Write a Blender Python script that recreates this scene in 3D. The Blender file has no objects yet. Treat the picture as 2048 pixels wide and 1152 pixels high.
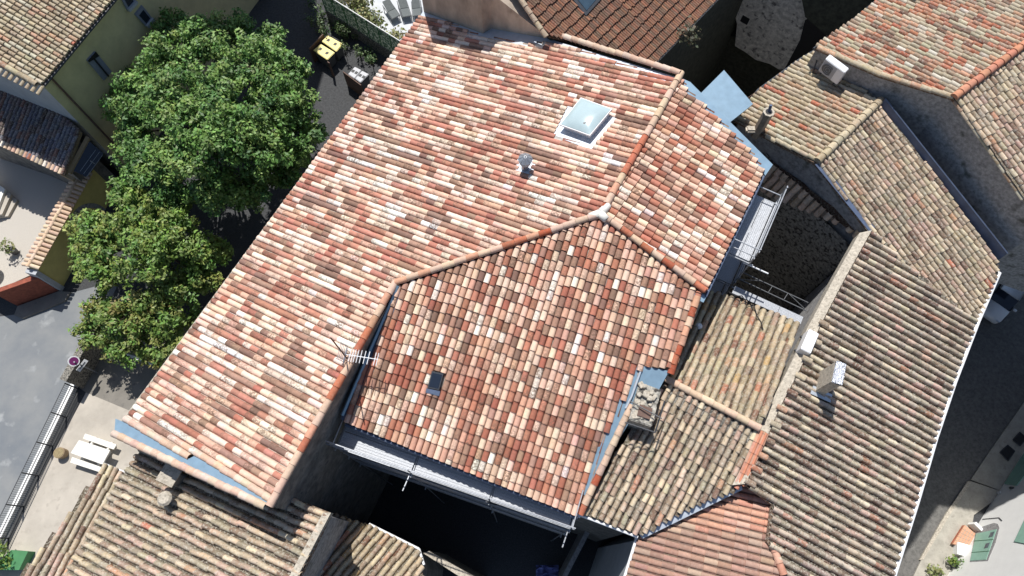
import bpy, bmesh, math, random
import numpy as np
from mathutils import Vector, Matrix
random.seed(7); rng = np.random.default_rng(7)
scene = bpy.context.scene
COL = scene.collection
R = math.radians

# ------------------------------------------------------------------ camera, sky, sun, exposure
TILT = R(22.1); FPX = 1365.0; H = 31.0
cam_d = bpy.data.cameras.new("camera"); cam = bpy.data.objects.new("camera", cam_d); COL.objects.link(cam)
cam.location = (0, 0, H); cam.rotation_euler = (TILT, 0, 0)
cam_d.sensor_width = 36; cam_d.lens = 36 * FPX / 2048; cam_d.clip_end = 500; cam_d.clip_start = 0.5
scene.camera = cam
SUN_DIR = Vector((0.113, -0.471, -0.875)).normalized()       # the way the light travels
SUN_EL = math.asin(-SUN_DIR.z)
world = bpy.data.worlds.new("World"); scene.world = world; world.use_nodes = True
wn = world.node_tree.nodes; wl = world.node_tree.links
sky = wn.new("ShaderNodeTexSky"); sky.sky_type = 'NISHITA'; sky.sun_disc = False
sky.sun_elevation = SUN_EL; sky.sun_rotation = math.atan2(-SUN_DIR.x, -SUN_DIR.y)
bg = wn["Background"]; bg.inputs[1].default_value = 0.09
wl.new(sky.outputs[0], bg.inputs[0])
sun_d = bpy.data.lights.new("sun", 'SUN'); sun_d.energy = 4.8; sun_d.angle = R(0.5); sun_d.color = (1.0, 0.968, 0.925)
sun = bpy.data.objects.new("sun", sun_d); COL.objects.link(sun)
sun.rotation_euler = SUN_DIR.to_track_quat('-Z', 'Y').to_euler(); sun.location = (-5, 20, 60)
scene.view_settings.view_transform = 'Standard'; scene.view_settings.look = 'None'
scene.view_settings.exposure = 0.2; scene.view_settings.gamma = 1.0
ZG = -3.5; ZR = -12.5                                                    # street level

# ------------------------------------------------------------------ where a point of the survey photo lies in the place
_c, _s = math.cos(TILT), math.sin(TILT)
def ray(px, py):
    x = (px - 1024) / FPX; y = -(py - 576) / FPX
    return np.array([x, y * _c + _s, y * _s - _c])
O = np.array([0, 0, H])
def U(px, py, z=ZG):
    r = ray(px, py); return O + r * ((z - H) / r[2])
def proj(p):
    d = np.array(p) - O; y = d[1] * _c + d[2] * _s; z = -d[1] * _s + d[2] * _c
    return 1024 + FPX * d[0] / -z, 576 - FPX * y / -z
class Plane:
    def __init__(s, p, g): s.p = np.array(p, float); s.g = np.array(g, float)
    def z(s, x, y): return s.p[2] + s.g[0] * (x - s.p[0]) + s.g[1] * (y - s.p[1])
    def hit(s, px, py, up=0):
        r = ray(px, py); t = (s.p[2] + up - s.g @ s.p[:2] - H) / (r[2] - s.g @ r[:2]); return O + t * r
    def normal(s):
        n = np.array([-s.g[0], -s.g[1], 1.0]); return n / np.linalg.norm(n)
def fit3(a, b, c):
    A = np.array([[q[0], q[1], 1] for q in (a, b, c)]); k = np.linalg.solve(A, [a[2], b[2], c[2]]); return Plane(a, k[:2])
def fitpx(*pz): return fit3(*[U(*q) for q in pz])
def VH(px, py, A, B):                                        # on the upright plane through plan points A, B
    A = np.array(A[:2]); B = np.array(B[:2]); d = B - A; n = np.array([-d[1], d[0]])
    r = ray(px, py); t = (n @ (A - O[:2])) / (n @ r[:2]); return O + t * r

# ------------------------------------------------------------------ materials
def lin(c):
    return tuple((v / 255 / 12.92 if v / 255 <= 0.04045 else ((v / 255 + 0.055) / 1.055) ** 2.4) for v in c)
def alb(c, k=1.3): return tuple(min(0.86, v / k) for v in lin(c))
MATS = {}
def mat(name, col, rough=0.85, nscale=6.0, namt=0.25, col2=None, bump=0.0, metal=0.0, spot=None, spotscale=20, spotamt=0.5, stretch=None, detail=6):
    m = bpy.data.materials.new(name); m.use_nodes = True; nt = m.node_tree; N = nt.nodes; Lk = nt.links
    b = N["Principled BSDF"]; b.inputs["Roughness"].default_value = rough; b.inputs["Metallic"].default_value = metal
    geo = N.new("ShaderNodeTexCoord"); src = geo.outputs["Object"]
    if stretch:
        mp = N.new("ShaderNodeMapping"); mp.inputs["Scale"].default_value = stretch; Lk.new(src, mp.inputs[0]); src = mp.outputs[0]
    nz = N.new("ShaderNodeTexNoise"); nz.inputs["Scale"].default_value = nscale; nz.inputs["Detail"].default_value = detail; nz.inputs["Roughness"].default_value = 0.65
    Lk.new(src, nz.inputs["Vector"])
    cr = N.new("ShaderNodeValToRGB"); cr.color_ramp.elements[0].position = 0.32; cr.color_ramp.elements[1].position = 0.68
    c2 = col2 or tuple(v * (1 - namt * 1.4) for v in col)
    c1 = col if col2 else tuple(min(0.9, v * (1 + namt * 0.5)) for v in col)
    cr.color_ramp.elements[0].color = (*c2, 1); cr.color_ramp.elements[1].color = (*c1, 1)
    Lk.new(nz.outputs["Fac"], cr.inputs[0]); out = cr.outputs[0]
    if spot:
        n2 = N.new("ShaderNodeTexNoise"); n2.inputs["Scale"].default_value = spotscale; n2.inputs["Detail"].default_value = 4
        Lk.new(src, n2.inputs["Vector"])
        r2 = N.new("ShaderNodeValToRGB"); r2.color_ramp.elements[0].position = 0.66 - 0.25 * spotamt; r2.color_ramp.elements[1].position = 0.76 - 0.2 * spotamt
        Lk.new(n2.outputs["Fac"], r2.inputs[0])
        mx = N.new("ShaderNodeMix"); mx.data_type = 'RGBA'; Lk.new(r2.outputs[0], mx.inputs[0]); Lk.new(out, mx.inputs[6]); mx.inputs[7].default_value = (*spot, 1); out = mx.outputs[2]
    Lk.new(out, b.inputs["Base Color"])
    if bump:
        bp = N.new("ShaderNodeBump"); bp.inputs["Strength"].default_value = bump; bp.inputs["Distance"].default_value = 0.03
        Lk.new(nz.outputs["Fac"], bp.inputs["Height"]); Lk.new(bp.outputs[0], b.inputs["Normal"])
    MATS[name] = m; return m

def tile_mat(name, stain, lichen=0.0, moss=(0.09, 0.085, 0.05), pale=(0.55, 0.53, 0.45)):
    m = bpy.data.materials.new(name); m.use_nodes = True; nt = m.node_tree; N = nt.nodes; Lk = nt.links
    b = N["Principled BSDF"]; b.inputs["Roughness"].default_value = 0.9
    b.inputs["Specular IOR Level"].default_value = 0.25
    at = N.new("ShaderNodeAttribute"); at.attribute_name = "tcol"
    me = N.new("ShaderNodeAttribute"); me.attribute_name = "tmeta"
    sp = N.new("ShaderNodeSeparateXYZ"); Lk.new(me.outputs["Vector"], sp.inputs[0])
    tc = N.new("ShaderNodeTexCoord")
    def noise(scale, det=5, rough=0.7):
        n = N.new("ShaderNodeTexNoise"); n.inputs["Scale"].default_value = scale; n.inputs["Detail"].default_value = det; n.inputs["Roughness"].default_value = rough
        Lk.new(tc.outputs["Object"], n.inputs["Vector"]); return n.outputs["Fac"]
    def math_(op, a, b_):
        q = N.new("ShaderNodeMath"); q.operation = op; q.use_clamp = True
        for i, v in enumerate((a, b_)):
            if isinstance(v, (int, float)): q.inputs[i].default_value = v
            else: Lk.new(v, q.inputs[i])
        return q.outputs[0]
    def ramp(v, a, bb):
        r = N.new("ShaderNodeMapRange"); r.inputs["From Min"].default_value = a; r.inputs["From Max"].default_value = bb; Lk.new(v, r.inputs["Value"]); return r.outputs[0]
    def mix(f, c1, c2, mode='MIX'):
        x = N.new("ShaderNodeMix"); x.data_type = 'RGBA'; x.blend_type = mode; Lk.new(f, x.inputs[0]) if not isinstance(f, float) else None
        if isinstance(f, float): x.inputs[0].default_value = f
        Lk.new(c1, x.inputs[6])
        if isinstance(c2, tuple): x.inputs[7].default_value = (*c2, 1)
        else: Lk.new(c2, x.inputs[7])
        return x.outputs[2]
    # soft overall mottling
    g = noise(9, 4); gr = N.new("ShaderNodeValToRGB"); gr.color_ramp.elements[0].position = .3; gr.color_ramp.elements[1].position = .7
    gr.color_ramp.elements[0].color = (.82, .8, .78, 1); gr.color_ramp.elements[1].color = (1.08, 1.06, 1.03, 1); Lk.new(g, gr.inputs[0])
    c = mix(1.0, at.outputs["Color"], gr.outputs[0], 'MULTIPLY')
    # brown weathering stain, on the lower half of some tiles
    st = ramp(noise(15, 5, .8), .44, .52)
    st = math_('MULTIPLY', math_('MULTIPLY', st, sp.outputs["Y"]), stain)
    c = mix(st, c, (0.15, 0.095, 0.066))
    if lichen:
        l1 = math_('MULTIPLY', ramp(noise(13, 6, .8), .50, .60), lichen); c = mix(l1, c, pale)
        l2 = math_('MULTIPLY', ramp(noise(11, 6, .85), .55, .63), lichen * 1.1); c = mix(l2, c, moss)
        l3 = math_('MULTIPLY', ramp(noise(3.2, 3, .6), .52, .72), lichen * .7); c = mix(l3, c, (0.2, 0.175, 0.115))
    Lk.new(c, b.inputs["Base Color"])
    bp = N.new("ShaderNodeBump"); bp.inputs["Strength"].default_value = 0.35; bp.inputs["Distance"].default_value = 0.02
    Lk.new(noise(45, 4), bp.inputs["Height"]); Lk.new(bp.outputs[0], b.inputs["Normal"])
    MATS[name] = m; return m

tile_mat("new_tile", 0.85); tile_mat("old_tile", 0.5, 0.7); tile_mat("mid_tile", 0.5, 0.5); tile_mat("plain_tile", 0.25, 0.1); tile_mat("flat_tile", 0.5, 0.35, pale=(.32, .26, .2))
mat("zinc", (0.215, 0.325, 0.42), 0.4, 3, 0.10, metal=0.2)
mat("clay", (0.36, 0.29, 0.22), 0.9, 5, 0.2)
mat("pale_zinc", (0.52, 0.57, 0.63), 0.4, 3, 0.1, metal=0.3)
mat("slate_zinc", (0.09, 0.12, 0.19), 0.5, 3, 0.2)
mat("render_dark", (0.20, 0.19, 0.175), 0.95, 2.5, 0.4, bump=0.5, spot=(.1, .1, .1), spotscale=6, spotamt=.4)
mat("render_brown", (0.43, 0.36, 0.29), 0.95, 1.2, 0.28, bump=0.3, spot=(.17, .135, .105), spotscale=1.0, spotamt=.32, stretch=(1.0, 1.0, .5))
mat("render_grey", (0.35, 0.345, 0.345), 0.95, 7, 0.35, bump=0.6, spot=(.10, .10, .09), spotscale=1.6, spotamt=.3)
mat("shade_dark_wall", (0.06, 0.063, 0.045), 0.95, 5, 0.4)  # deep shade put into a near-black wall colour
mat("garden_yellow", (0.64, 0.55, 0.20), 0.95, 1.5, 0.12)
mat("street", (0.15, 0.145, 0.135), 0.95, 5, 0.3, spot=(.16, .155, .145), spotscale=22, spotamt=.4)
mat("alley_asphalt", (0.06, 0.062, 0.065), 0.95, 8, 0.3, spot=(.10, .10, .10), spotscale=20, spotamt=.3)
mat("roughcast", (0.72, 0.69, 0.62), 0.95, 5, 0.35, bump=0.8, spot=(.16, .15, .14), spotscale=4, spotamt=.35)
mat("render_yellow", (0.62, 0.545, 0.31), 0.95, 1.2, 0.12, bump=0.1)
mat("render_pale", (0.42, 0.44, 0.46), 0.95, 2, 0.1)
mat("render_white", (0.88, 0.88, 0.86), 0.9, 2, 0.03, bump=0.1)
mat("stone", (0.42, 0.40, 0.35), 0.95, 9, 0.5, bump=1.0, spot=(.05, .045, .04), spotscale=7, spotamt=.6)
mat("mortar", (0.50, 0.45, 0.37), 0.95, 9, 0.25, bump=0.6, spot=(.28, .25, .2), spotscale=15, spotamt=.5)
mat("lichen_wall", (0.30, 0.28, 0.24), 0.95, 12, 0.5, bump=0.6, spot=(.05, .05, .045), spotscale=14, spotamt=.75)
mat("brick_red", (0.30, 0.085, 0.05), 0.9, 6, 0.3)
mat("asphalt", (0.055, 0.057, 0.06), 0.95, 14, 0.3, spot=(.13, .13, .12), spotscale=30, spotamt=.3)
mat("asphalt_road", (0.235, 0.24, 0.235), 0.92, 0.4, 0.3, col2=(.15, .165, .18), spot=(.29, .30, .30), spotscale=1.1, spotamt=.12, detail=9)
mat("asphalt_yard", (0.205, 0.19, 0.165), 0.92, 1.5, 0.12, spot=(.15, .14, .125), spotscale=5, spotamt=.3)
mat("concrete", (0.45, 0.41, 0.35), 0.92, 0.7, 0.14, spot=(.37, .335, .285), spotscale=3, spotamt=.35)
mat("pavement", (0.40, 0.375, 0.32), 0.92, 2, 0.2, spot=(.3, .28, .24), spotscale=4, spotamt=.35)
mat("gravel", (0.56, 0.52, 0.46), 0.95, 40, 0.35, bump=0.8)
mat("patio", (0.56, 0.58, 0.60), 0.85, 2, 0.1)
mat("white_paint", (0.80, 0.80, 0.78), 0.6, 8, 0.08)
mat("white_plastic", (0.78, 0.79, 0.80), 0.4, 4, 0.04)
mat("white_stone", (0.74, 0.72, 0.66), 0.8, 3, 0.06)
mat("dark_metal", (0.045, 0.05, 0.06), 0.5, 8, 0.2)
mat("black", (0.012, 0.013, 0.016), 0.6, 8, 0.2)
mat("galvanised", (0.38, 0.40, 0.43), 0.4, 12, 0.2, metal=0.55)
mat("deck_metal", (0.48, 0.50, 0.53), 0.55, 30, 0.3, metal=0.2, stretch=(1, 1, 1))
mat("glass_dark", (0.02, 0.028, 0.045), 0.15, 3, 0.1)
mat("window_blue", (0.05, 0.085, 0.12), 0.12, 2, 0.2)
mat("acrylic", (0.40, 0.50, 0.52), 0.18, 1.5, 0.06)
mat("shutter_grey", (0.23, 0.25, 0.31), 0.8, 3, 0.1)
mat("green_paint", (0.30, 0.52, 0.42), 0.7, 3, 0.08)
mat("green_tub", (0.05, 0.20, 0.075), 0.6, 3, 0.1)
mat("green_mesh", (0.10, 0.27, 0.20), 0.7, 6, 0.2)
mat("yellow_lid", (0.80, 0.68, 0.22), 0.5, 4, 0.05)
mat("grey_lid", (0.40, 0.41, 0.43), 0.5, 4, 0.05)
mat("bin_grey", (0.10, 0.105, 0.11), 0.6, 4, 0.1)
mat("brown_panel", (0.14, 0.085, 0.065), 0.8, 5, 0.2)
mat("wood", (0.36, 0.26, 0.16), 0.8, 10, 0.25, stretch=(1, 6, 1))
mat("straw", (0.33, 0.26, 0.14), 0.9, 30, 0.5)
mat("sign_purple", (0.16, 0.02, 0.12), 0.5, 3, 0.05)
mat("blue_tarp", (0.16, 0.18, 0.42), 0.6, 3, 0.2)
mat("car_white", (0.80, 0.82, 0.84), 0.25, 2, 0.02)
mat("cloth_grey", (0.13, 0.145, 0.145), 0.85, 8, 0.1)
mat("orange_tile", (0.60, 0.32, 0.20), 0.8, 3, 0.1)
mat("bark", (0.10, 0.075, 0.055), 0.95, 8, 0.3, bump=0.5)
mat("rubber", (0.02, 0.02, 0.02), 0.8, 8, 0.1)
mat("grass_mat", (0.10, 0.13, 0.04), 0.9, 20, 0.4)
mat("foil", (0.55, 0.57, 0.62), 0.25, 25, 0.5, metal=0.8, bump=0.8)

def leaf_mat(name, hue):
    m = bpy.data.materials.new(name); m.use_nodes = True; nt = m.node_tree; N = nt.nodes; Lk = nt.links
    b = N["Principled BSDF"]; b.inputs["Roughness"].default_value = 0.55
    at = N.new("ShaderNodeAttribute"); at.attribute_name = "tcol"; Lk.new(at.outputs["Color"], b.inputs["Base Color"])
    tr = N.new("ShaderNodeBsdfTranslucent"); Lk.new(at.outputs["Color"], tr.inputs[0])
    mx = N.new("ShaderNodeMixShader"); mx.inputs[0].default_value = 0.22
    Lk.new(b.outputs[0], mx.inputs[1]); Lk.new(tr.outputs[0], mx.inputs[2]); Lk.new(mx.outputs[0], N["Material Output"].inputs[0])
    MATS[name] = m
leaf_mat("leaf", 0)

# ------------------------------------------------------------------ mesh helpers
def nrm(v): v = np.asarray(v, float); return v / np.linalg.norm(v)
class MB:
    def __init__(s): s.v = []; s.f = []
    def add(s, vs, fs):
        o = len(s.v); s.v += [tuple(float(c) for c in q) for q in vs]; s.f += [tuple(i + o for i in f) for f in fs]; return s
    def poly(s, pts): return s.add(pts, [tuple(range(len(pts)))])
    def slab(s, pts, th, n=None):                           # polygon with thickness, th below it along n
        n = np.array([0, 0, 1.0]) if n is None else np.asarray(n, float); k = len(pts); pts = [np.asarray(p, float) for p in pts]
        lo = [p - n * th for p in pts]
        return s.add(pts + lo, [tuple(range(k)), tuple(range(2 * k - 1, k - 1, -1))] + [(i, i + k, (i + 1) % k + k, (i + 1) % k) for i in range(k)])
    def box(s, c, ax, ay, az, hx, hy, hz):
        c, ax, ay, az = map(np.asarray, (c, ax, ay, az)); vs = []
        for k in (-1, 1):
            for j, i in ((-1, -1), (-1, 1), (1, 1), (1, -1)): vs.append(c + ax * (i * hx) + ay * (j * hy) + az * (k * hz))
        return s.add(vs, [(3, 2, 1, 0), (4, 5, 6, 7), (0, 1, 5, 4), (1, 2, 6, 5), (2, 3, 7, 6), (3, 0, 4, 7)])
    def tube(s, a, b, r, n=8, r2=None):
        a, b = np.asarray(a, float), np.asarray(b, float); d = nrm(b - a); t = np.array([0, 0, 1.0]) if abs(d[2]) < .9 else np.array([1.0, 0, 0])
        x = nrm(np.cross(d, t)); y = np.cross(d, x); r2 = r if r2 is None else r2; vs = []
        for p, q in ((a, r), (b, r2)):
            for i in range(n): w = 2 * math.pi * i / n; vs.append(p + x * math.cos(w) * q + y * math.sin(w) * q)
        return s.add(vs, [(i, (i + 1) % n, (i + 1) % n + n, i + n) for i in range(n)] + [tuple(range(n - 1, -1, -1)), tuple(range(n, 2 * n))])
    def path(s, pts, r, n=6):
        for a, b in zip(pts[:-1], pts[1:]): s.tube(a, b, r, n)
        return s
    def build(s, name, m, parent=None, smooth=False, bevel=0, weld=False):
        me = bpy.data.meshes.new(name); off = np.array(parent_loc(parent))
        me.from_pydata([tuple(np.array(q) - off) for q in s.v], [], s.f); me.update()
        bm = bmesh.new(); bm.from_mesh(me)
        if weld: bmesh.ops.remove_doubles(bm, verts=bm.verts, dist=1e-4)
        bmesh.ops.recalc_face_normals(bm, faces=bm.faces)
        if bevel:
            bmesh.ops.bevel(bm, geom=list(bm.edges), offset=bevel, segments=2, affect='EDGES', clamp_overlap=True)
        bm.to_mesh(me); bm.free()
        if smooth:
            for p in me.polygons: p.use_smooth = True
        me.materials.append(MATS[m] if isinstance(m, str) else m)
        o = bpy.data.objects.new(name, me); COL.objects.link(o)
        if parent is not None: o.parent = parent
        return o
def parent_loc(o):
    l = np.zeros(3)
    while o is not None: l += np.array(o.location); o = o.parent
    return l
def tag(o, label=None, cat=None, group=None, kind=None):
    if label: o["label"] = label
    if cat: o["category"] = cat
    if group: o["group"] = group
    if kind: o["kind"] = kind
    return o
def thing(name, label, cat, loc=(0, 0, 0), group=None):
    o = bpy.data.objects.new(name, None); COL.objects.link(o); o.location = tuple(float(c) for c in loc); o.empty_display_size = .3
    return tag(o, label, cat, group)
def copy_tree(o, parent=None):
    c = o.copy(); COL.objects.link(c)
    if parent is not None: c.parent = parent
    for ch in list(o.children): copy_tree(ch, c)
    return c

# ------------------------------------------------------------------ tiles
class Tiles:
    K = 7
    def __init__(s): s.v = []; s.f = []; s.flat = []; s.c = []; s.m = []; s.n = 0
    def _add(s, V, F, flat, col, meta):
        o = s.n; s.v.append(V); k = len(V); s.n += k
        for f, q in zip(F, flat): s.f.append(tuple(i + o for i in f)); s.flat.append(q)
        s.c.append(np.tile(np.array([*col, 1.0]), (k, 1))); s.m.append(meta)
    def cover(s, o, ax, sx, nz, L, r0, r1, h0, h1, col, stain, lift0=.035, lift1=.012, K=7):
        w = np.linspace(0, math.pi, K); cx = -np.cos(w)[:, None]; cz = np.sin(w)[:, None]
        lo = o + sx * (cx * r0) + nz * (cz * h0 + lift0); hi = o + ax * L + sx * (cx * r1) + nz * (cz * h1 + lift1)
        V = np.vstack([lo, hi, lo]); F = [(i, i + 1, K + i + 1, K + i) for i in range(K - 1)] + [tuple(2 * K + i for i in range(K - 1, -1, -1))]
        b0, b1 = (stain if stain > 0 else 0), (stain * .12 if stain > 0 else 0)
        if random.random() < .25: b1 = b0
        meta = np.zeros((3 * K, 3)); meta[:K, 1] = b0; meta[2 * K:, 1] = b0; meta[K:2 * K, 1] = b1; meta[:, 2] = random.random(); meta[K:2 * K, 0] = 1
        s._add(V, F, [False] * (K - 1) + [True], col, meta)
    def pan(s, o, ax, sx, nz, L, w, col, depth=.045, lift0=.014, lift1=0.0, base=.0):
        a = np.linspace(-1, 1, 5); cx = a[:, None]; cz = (a * a)[:, None]
        lo = o + sx * (cx * w) + nz * (cz * depth + lift0 + base); hi = o + ax * L + sx * (cx * w) + nz * (cz * depth + lift1 + base)
        V = np.vstack([lo, hi, lo, lo - nz * .02]); F = [(i, i + 1, 6 + i, 5 + i) for i in range(4)] + [(11 + i, 10 + i, 15 + i, 16 + i) for i in range(4)]
        s._add(V, F, [False] * 8, col, np.zeros((20, 3)))
    def deck(s, pts, n, col):
        k = len(pts); P = np.array(pts); V = np.vstack([P - n * .012, P - n * .14])
        F = [tuple(range(k)), tuple(range(2 * k - 1, k - 1, -1))] + [(i, i + k, (i + 1) % k + k, (i + 1) % k) for i in range(k)]
        s._add(V, F, [True] * len(F), col, np.zeros((2 * k, 3)))
    def build(s, name, m, parent):
        V = np.vstack(s.v) - parent_loc(parent)
        me = bpy.data.meshes.new(name); me.from_pydata(V.tolist(), [], s.f)
        me.polygons.foreach_set("use_smooth", [not q for q in s.flat])
        a = me.attributes.new("tcol", 'FLOAT_COLOR', 'POINT'); a.data.foreach_set("color", np.vstack(s.c).astype(np.float32).ravel())
        a = me.attributes.new("tmeta", 'FLOAT_VECTOR', 'POINT'); a.data.foreach_set("vector", np.vstack(s.m).astype(np.float32).ravel())
        me.materials.append(MATS[m]); me.update()
        o = bpy.data.objects.new(name, me); COL.objects.link(o); o.parent = parent; return o

def pal(items, k=1.3, desat=0.0):
    cols = [alb(c, k) for c, w in items]; ws = np.array([w for c, w in items], float); ws /= ws.sum()
    def f(p=None):
        c = np.array(cols[rng.choice(len(cols), p=ws)]); c = c * (1 - desat) + desat * (c @ np.array([.3, .55, .15])); return np.clip(c * (1 + rng.normal(0, .06)) * (1 + rng.normal(0, .025, 3)), .01, .85)
    return f
NEW = pal([((242, 230, 219), .9), ((236, 212, 192), 3.0), ((230, 194, 170), 3.2), ((218, 172, 147), 2.6), ((194, 130, 108), 2.3), ((180, 112, 92), 1.0), ((168, 130, 110), 1.7), ((142, 108, 94), .8)], 1.02, .16)
NEWC = pal([((240, 222, 208), .9), ((228, 198, 172), 2.6), ((220, 180, 154), 3.0), ((204, 154, 128), 2.4), ((186, 118, 92), 2.4), ((166, 98, 76), 1.4), ((166, 126, 104), 1.5), ((140, 106, 90), .5)], 1.0, .16)
OLD = pal([((196, 176, 150), 3), ((178, 160, 136), 3.4), ((164, 150, 130), 3), ((186, 158, 140), 2), ((150, 128, 110), 1.4), ((205, 188, 160), 1.4), ((186, 142, 114), .5), ((130, 104, 90), .9), ((186, 116, 92), .12)], .96, .06)
OLDB = pal([((214, 196, 166), 3), ((200, 182, 152), 3.4), ((188, 170, 144), 2.4), ((208, 172, 142), 1.8), ((170, 150, 128), 1.2), ((215, 180, 130), .6), ((200, 140, 112), .5), ((150, 112, 92), .4)], 1.3)
OLDG = pal([((176, 162, 144), 3), ((160, 146, 130), 3.4), ((146, 132, 118), 3), ((176, 148, 134), 1.8), ((132, 112, 98), 1.4), ((190, 176, 152), 1.2), ((158, 116, 96), .5), ((112, 90, 80), .9)], .80, .06)
OLDO = pal([((212, 196, 168), 2.4), ((196, 180, 152), 2), ((214, 160, 126), 2), ((208, 132, 98), 1.8), ((190, 108, 78), .9), ((176, 150, 126), 1.5), ((196, 188, 156), .4), ((136, 100, 84), .7), ((232, 222, 204), .6)], 1.25, .12)
OLDY = pal([((206, 190, 162), 3), ((190, 172, 144), 3), ((196, 180, 150), 2), ((200, 160, 130), 1.2), ((214, 206, 184), 1.2), ((170, 150, 124), 1), ((204, 120, 92), .12)], 1.2, .05)
SHADED = pal([((105, 105, 118), 2), ((92, 92, 108), 2), ((112, 98, 100), 2), ((84, 70, 70), 1), ((124, 92, 84), .6)], 1.0)  # dark bluish tile colours stand for a roof in shade
FLAT = pal([((150, 98, 72), 3), ((164, 104, 74), 2.4), ((134, 96, 76), 2.2), ((122, 90, 72), 1.4), ((172, 116, 84), 1.2)], 1.3, .2)
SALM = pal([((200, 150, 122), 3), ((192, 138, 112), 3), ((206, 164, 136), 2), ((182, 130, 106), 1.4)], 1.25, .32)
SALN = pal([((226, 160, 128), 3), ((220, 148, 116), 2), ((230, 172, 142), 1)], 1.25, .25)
CREAM = pal([((236, 208, 180), 3), ((230, 200, 172), 3), ((240, 216, 190), 2)], 1.3)

def poly_iv(P, u):
    xs = []
    for (u0, v0), (u1, v1) in zip(P, P[1:] + P[:1]):
        if (u0 <= u) != (u1 <= u): xs.append(v0 + (u - u0) / (u1 - u0) * (v1 - v0))
    xs.sort(); return list(zip(xs[::2], xs[1::2]))
def minus(ivs, hol):
    for a, b in hol:
        out = []
        for c, d in ivs:
            if b <= c or a >= d: out.append((c, d)); continue
            if a > c: out.append((c, a))
            if b < d: out.append((b, d))
        ivs = out
    return ivs

def roof(name, parent, pl, px, palette, m, pitch=.21, exp=.34, rad=.088, hh=.085, taper=.95, keep=.15, pandark=.42, holes=(), tdir=None, wob=.004, stainp=.35, deck=(.16, .1, .07), pans=True, lift=.05, rowjit=.03, K=7, label=None, pandepth=.045, pan_pal=None):
    """a tiled roof plane: columns of cover and pan tiles along the fall line, cut to the outline px"""
    n = pl.normal(); g = pl.g
    down = -np.array([g[0], g[1], g @ g]); down /= np.linalg.norm(down)
    if tdir:                                                # fall line as surveyed
        a = pl.hit(*tdir[0]); b = pl.hit(*tdir[1]); down = nrm(b - a)
    ax = -down; sx = nrm(np.cross(ax, n)); o = pl.hit(*px[0])
    pts = [pl.hit(*q) for q in px]
    uv = lambda p: (float((p - o) @ sx), float((p - o) @ ax))
    P = [uv(p) for p in pts]; HO = [[uv(pl.hit(*q)) for q in h] for h in holes]
    us = [q[0] for q in P]; vs = [q[1] for q in P]; vmin = min(vs)
    T = Tiles(); T.deck(pts, n, deck)
    nc = max(1, int(round((max(us) - min(us)) / pitch))); pitch_ = (max(us) - min(us)) / nc
    pp = pan_pal or palette
    for i in range(nc):
        jit = random.uniform(-1, 1) * rowjit
        for kind, u in (("c", min(us) + (i + .5) * pitch_), ("p", min(us) + (i + 1) * pitch_)):
            if kind == "p" and not pans: continue
            iv = poly_iv(P, u)
            for h in HO: iv = minus(iv, poly_iv(h, u))
            if kind == "p": iv = [(q0, q1 - .1) for q0, q1 in iv]
            last = None
            for a, b in iv:
                if b - a < .06: continue
                k0 = math.floor((a - vmin) / exp); v = a + random.uniform(-.012, .012) * (1 if rowjit < .05 else 3)
                nxt = vmin + (k0 + 1) * exp + jit
                if nxt - v < .12: nxt += exp
                while v < b - .03:
                    e = min(nxt, b); L = min(e - v + .05, b - v + .02)
                    p = o + sx * (u + random.gauss(0, wob)) + ax * v
                    skew = random.gauss(0, wob * .9)
                    ax_ = nrm(ax + sx * skew / max(L, .2))
                    if kind == "c":
                        r = rad * (1 + random.gauss(0, .015)); c = palette(p) if (last is None or random.random() > keep) else np.clip(last * (1 + random.gauss(0, .05)), .01, .85); last = c
                        T.cover(p, ax_, sx, n, L, r, r * taper, hh * (1 + random.gauss(0, .02)), hh * taper, c, random.uniform(.5, 1.0) if random.random() < stainp else 0, lift0=lift + random.gauss(0, wob * .5), lift1=.008, K=K)
                    else:
                        T.pan(p, ax_, sx, n, L, pitch_ * .5 + .0 + .01, pp(p) * pandark, pandepth)  # pan colour darkened to deepen the shade between cover tiles
                    v = e; nxt = nxt + exp * (1 + random.gauss(0, .02))
    ob = T.build(name, m, parent)
    if label: ob["label"] = label
    return ob

def ridge(name, parent, pts, palette, m, r=.13, L=.36, up=(0, 0, 1), lift=.0, h=None, label=None, stainp=.2):
    """a run of half round tiles bedded along a ridge, hip or verge"""
    T = Tiles(); up = np.array(up, float)
    for a, b in zip(pts[:-1], pts[1:]):
        a, b = np.array(a, float), np.array(b, float); D = np.linalg.norm(b - a); k = max(1, int(round(D / L))); ax = (b - a) / D
        sx = nrm(np.cross(ax, up)); n = np.cross(sx, ax)
        for i in range(k):
            p = a + ax * (D * i / k) + sx * random.gauss(0, .006)
            T.cover(p, ax, sx, n, D / k + .05, r * random.uniform(.97, 1.05), r * .9, (h or r) * 1.0, (h or r) * .9, palette(p), .8 if random.random() < stainp else 0, lift0=lift + .03, lift1=lift + .008, K=9)
    ob = T.build(name, m, parent)
    if label: ob["label"] = label
    return ob

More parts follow.
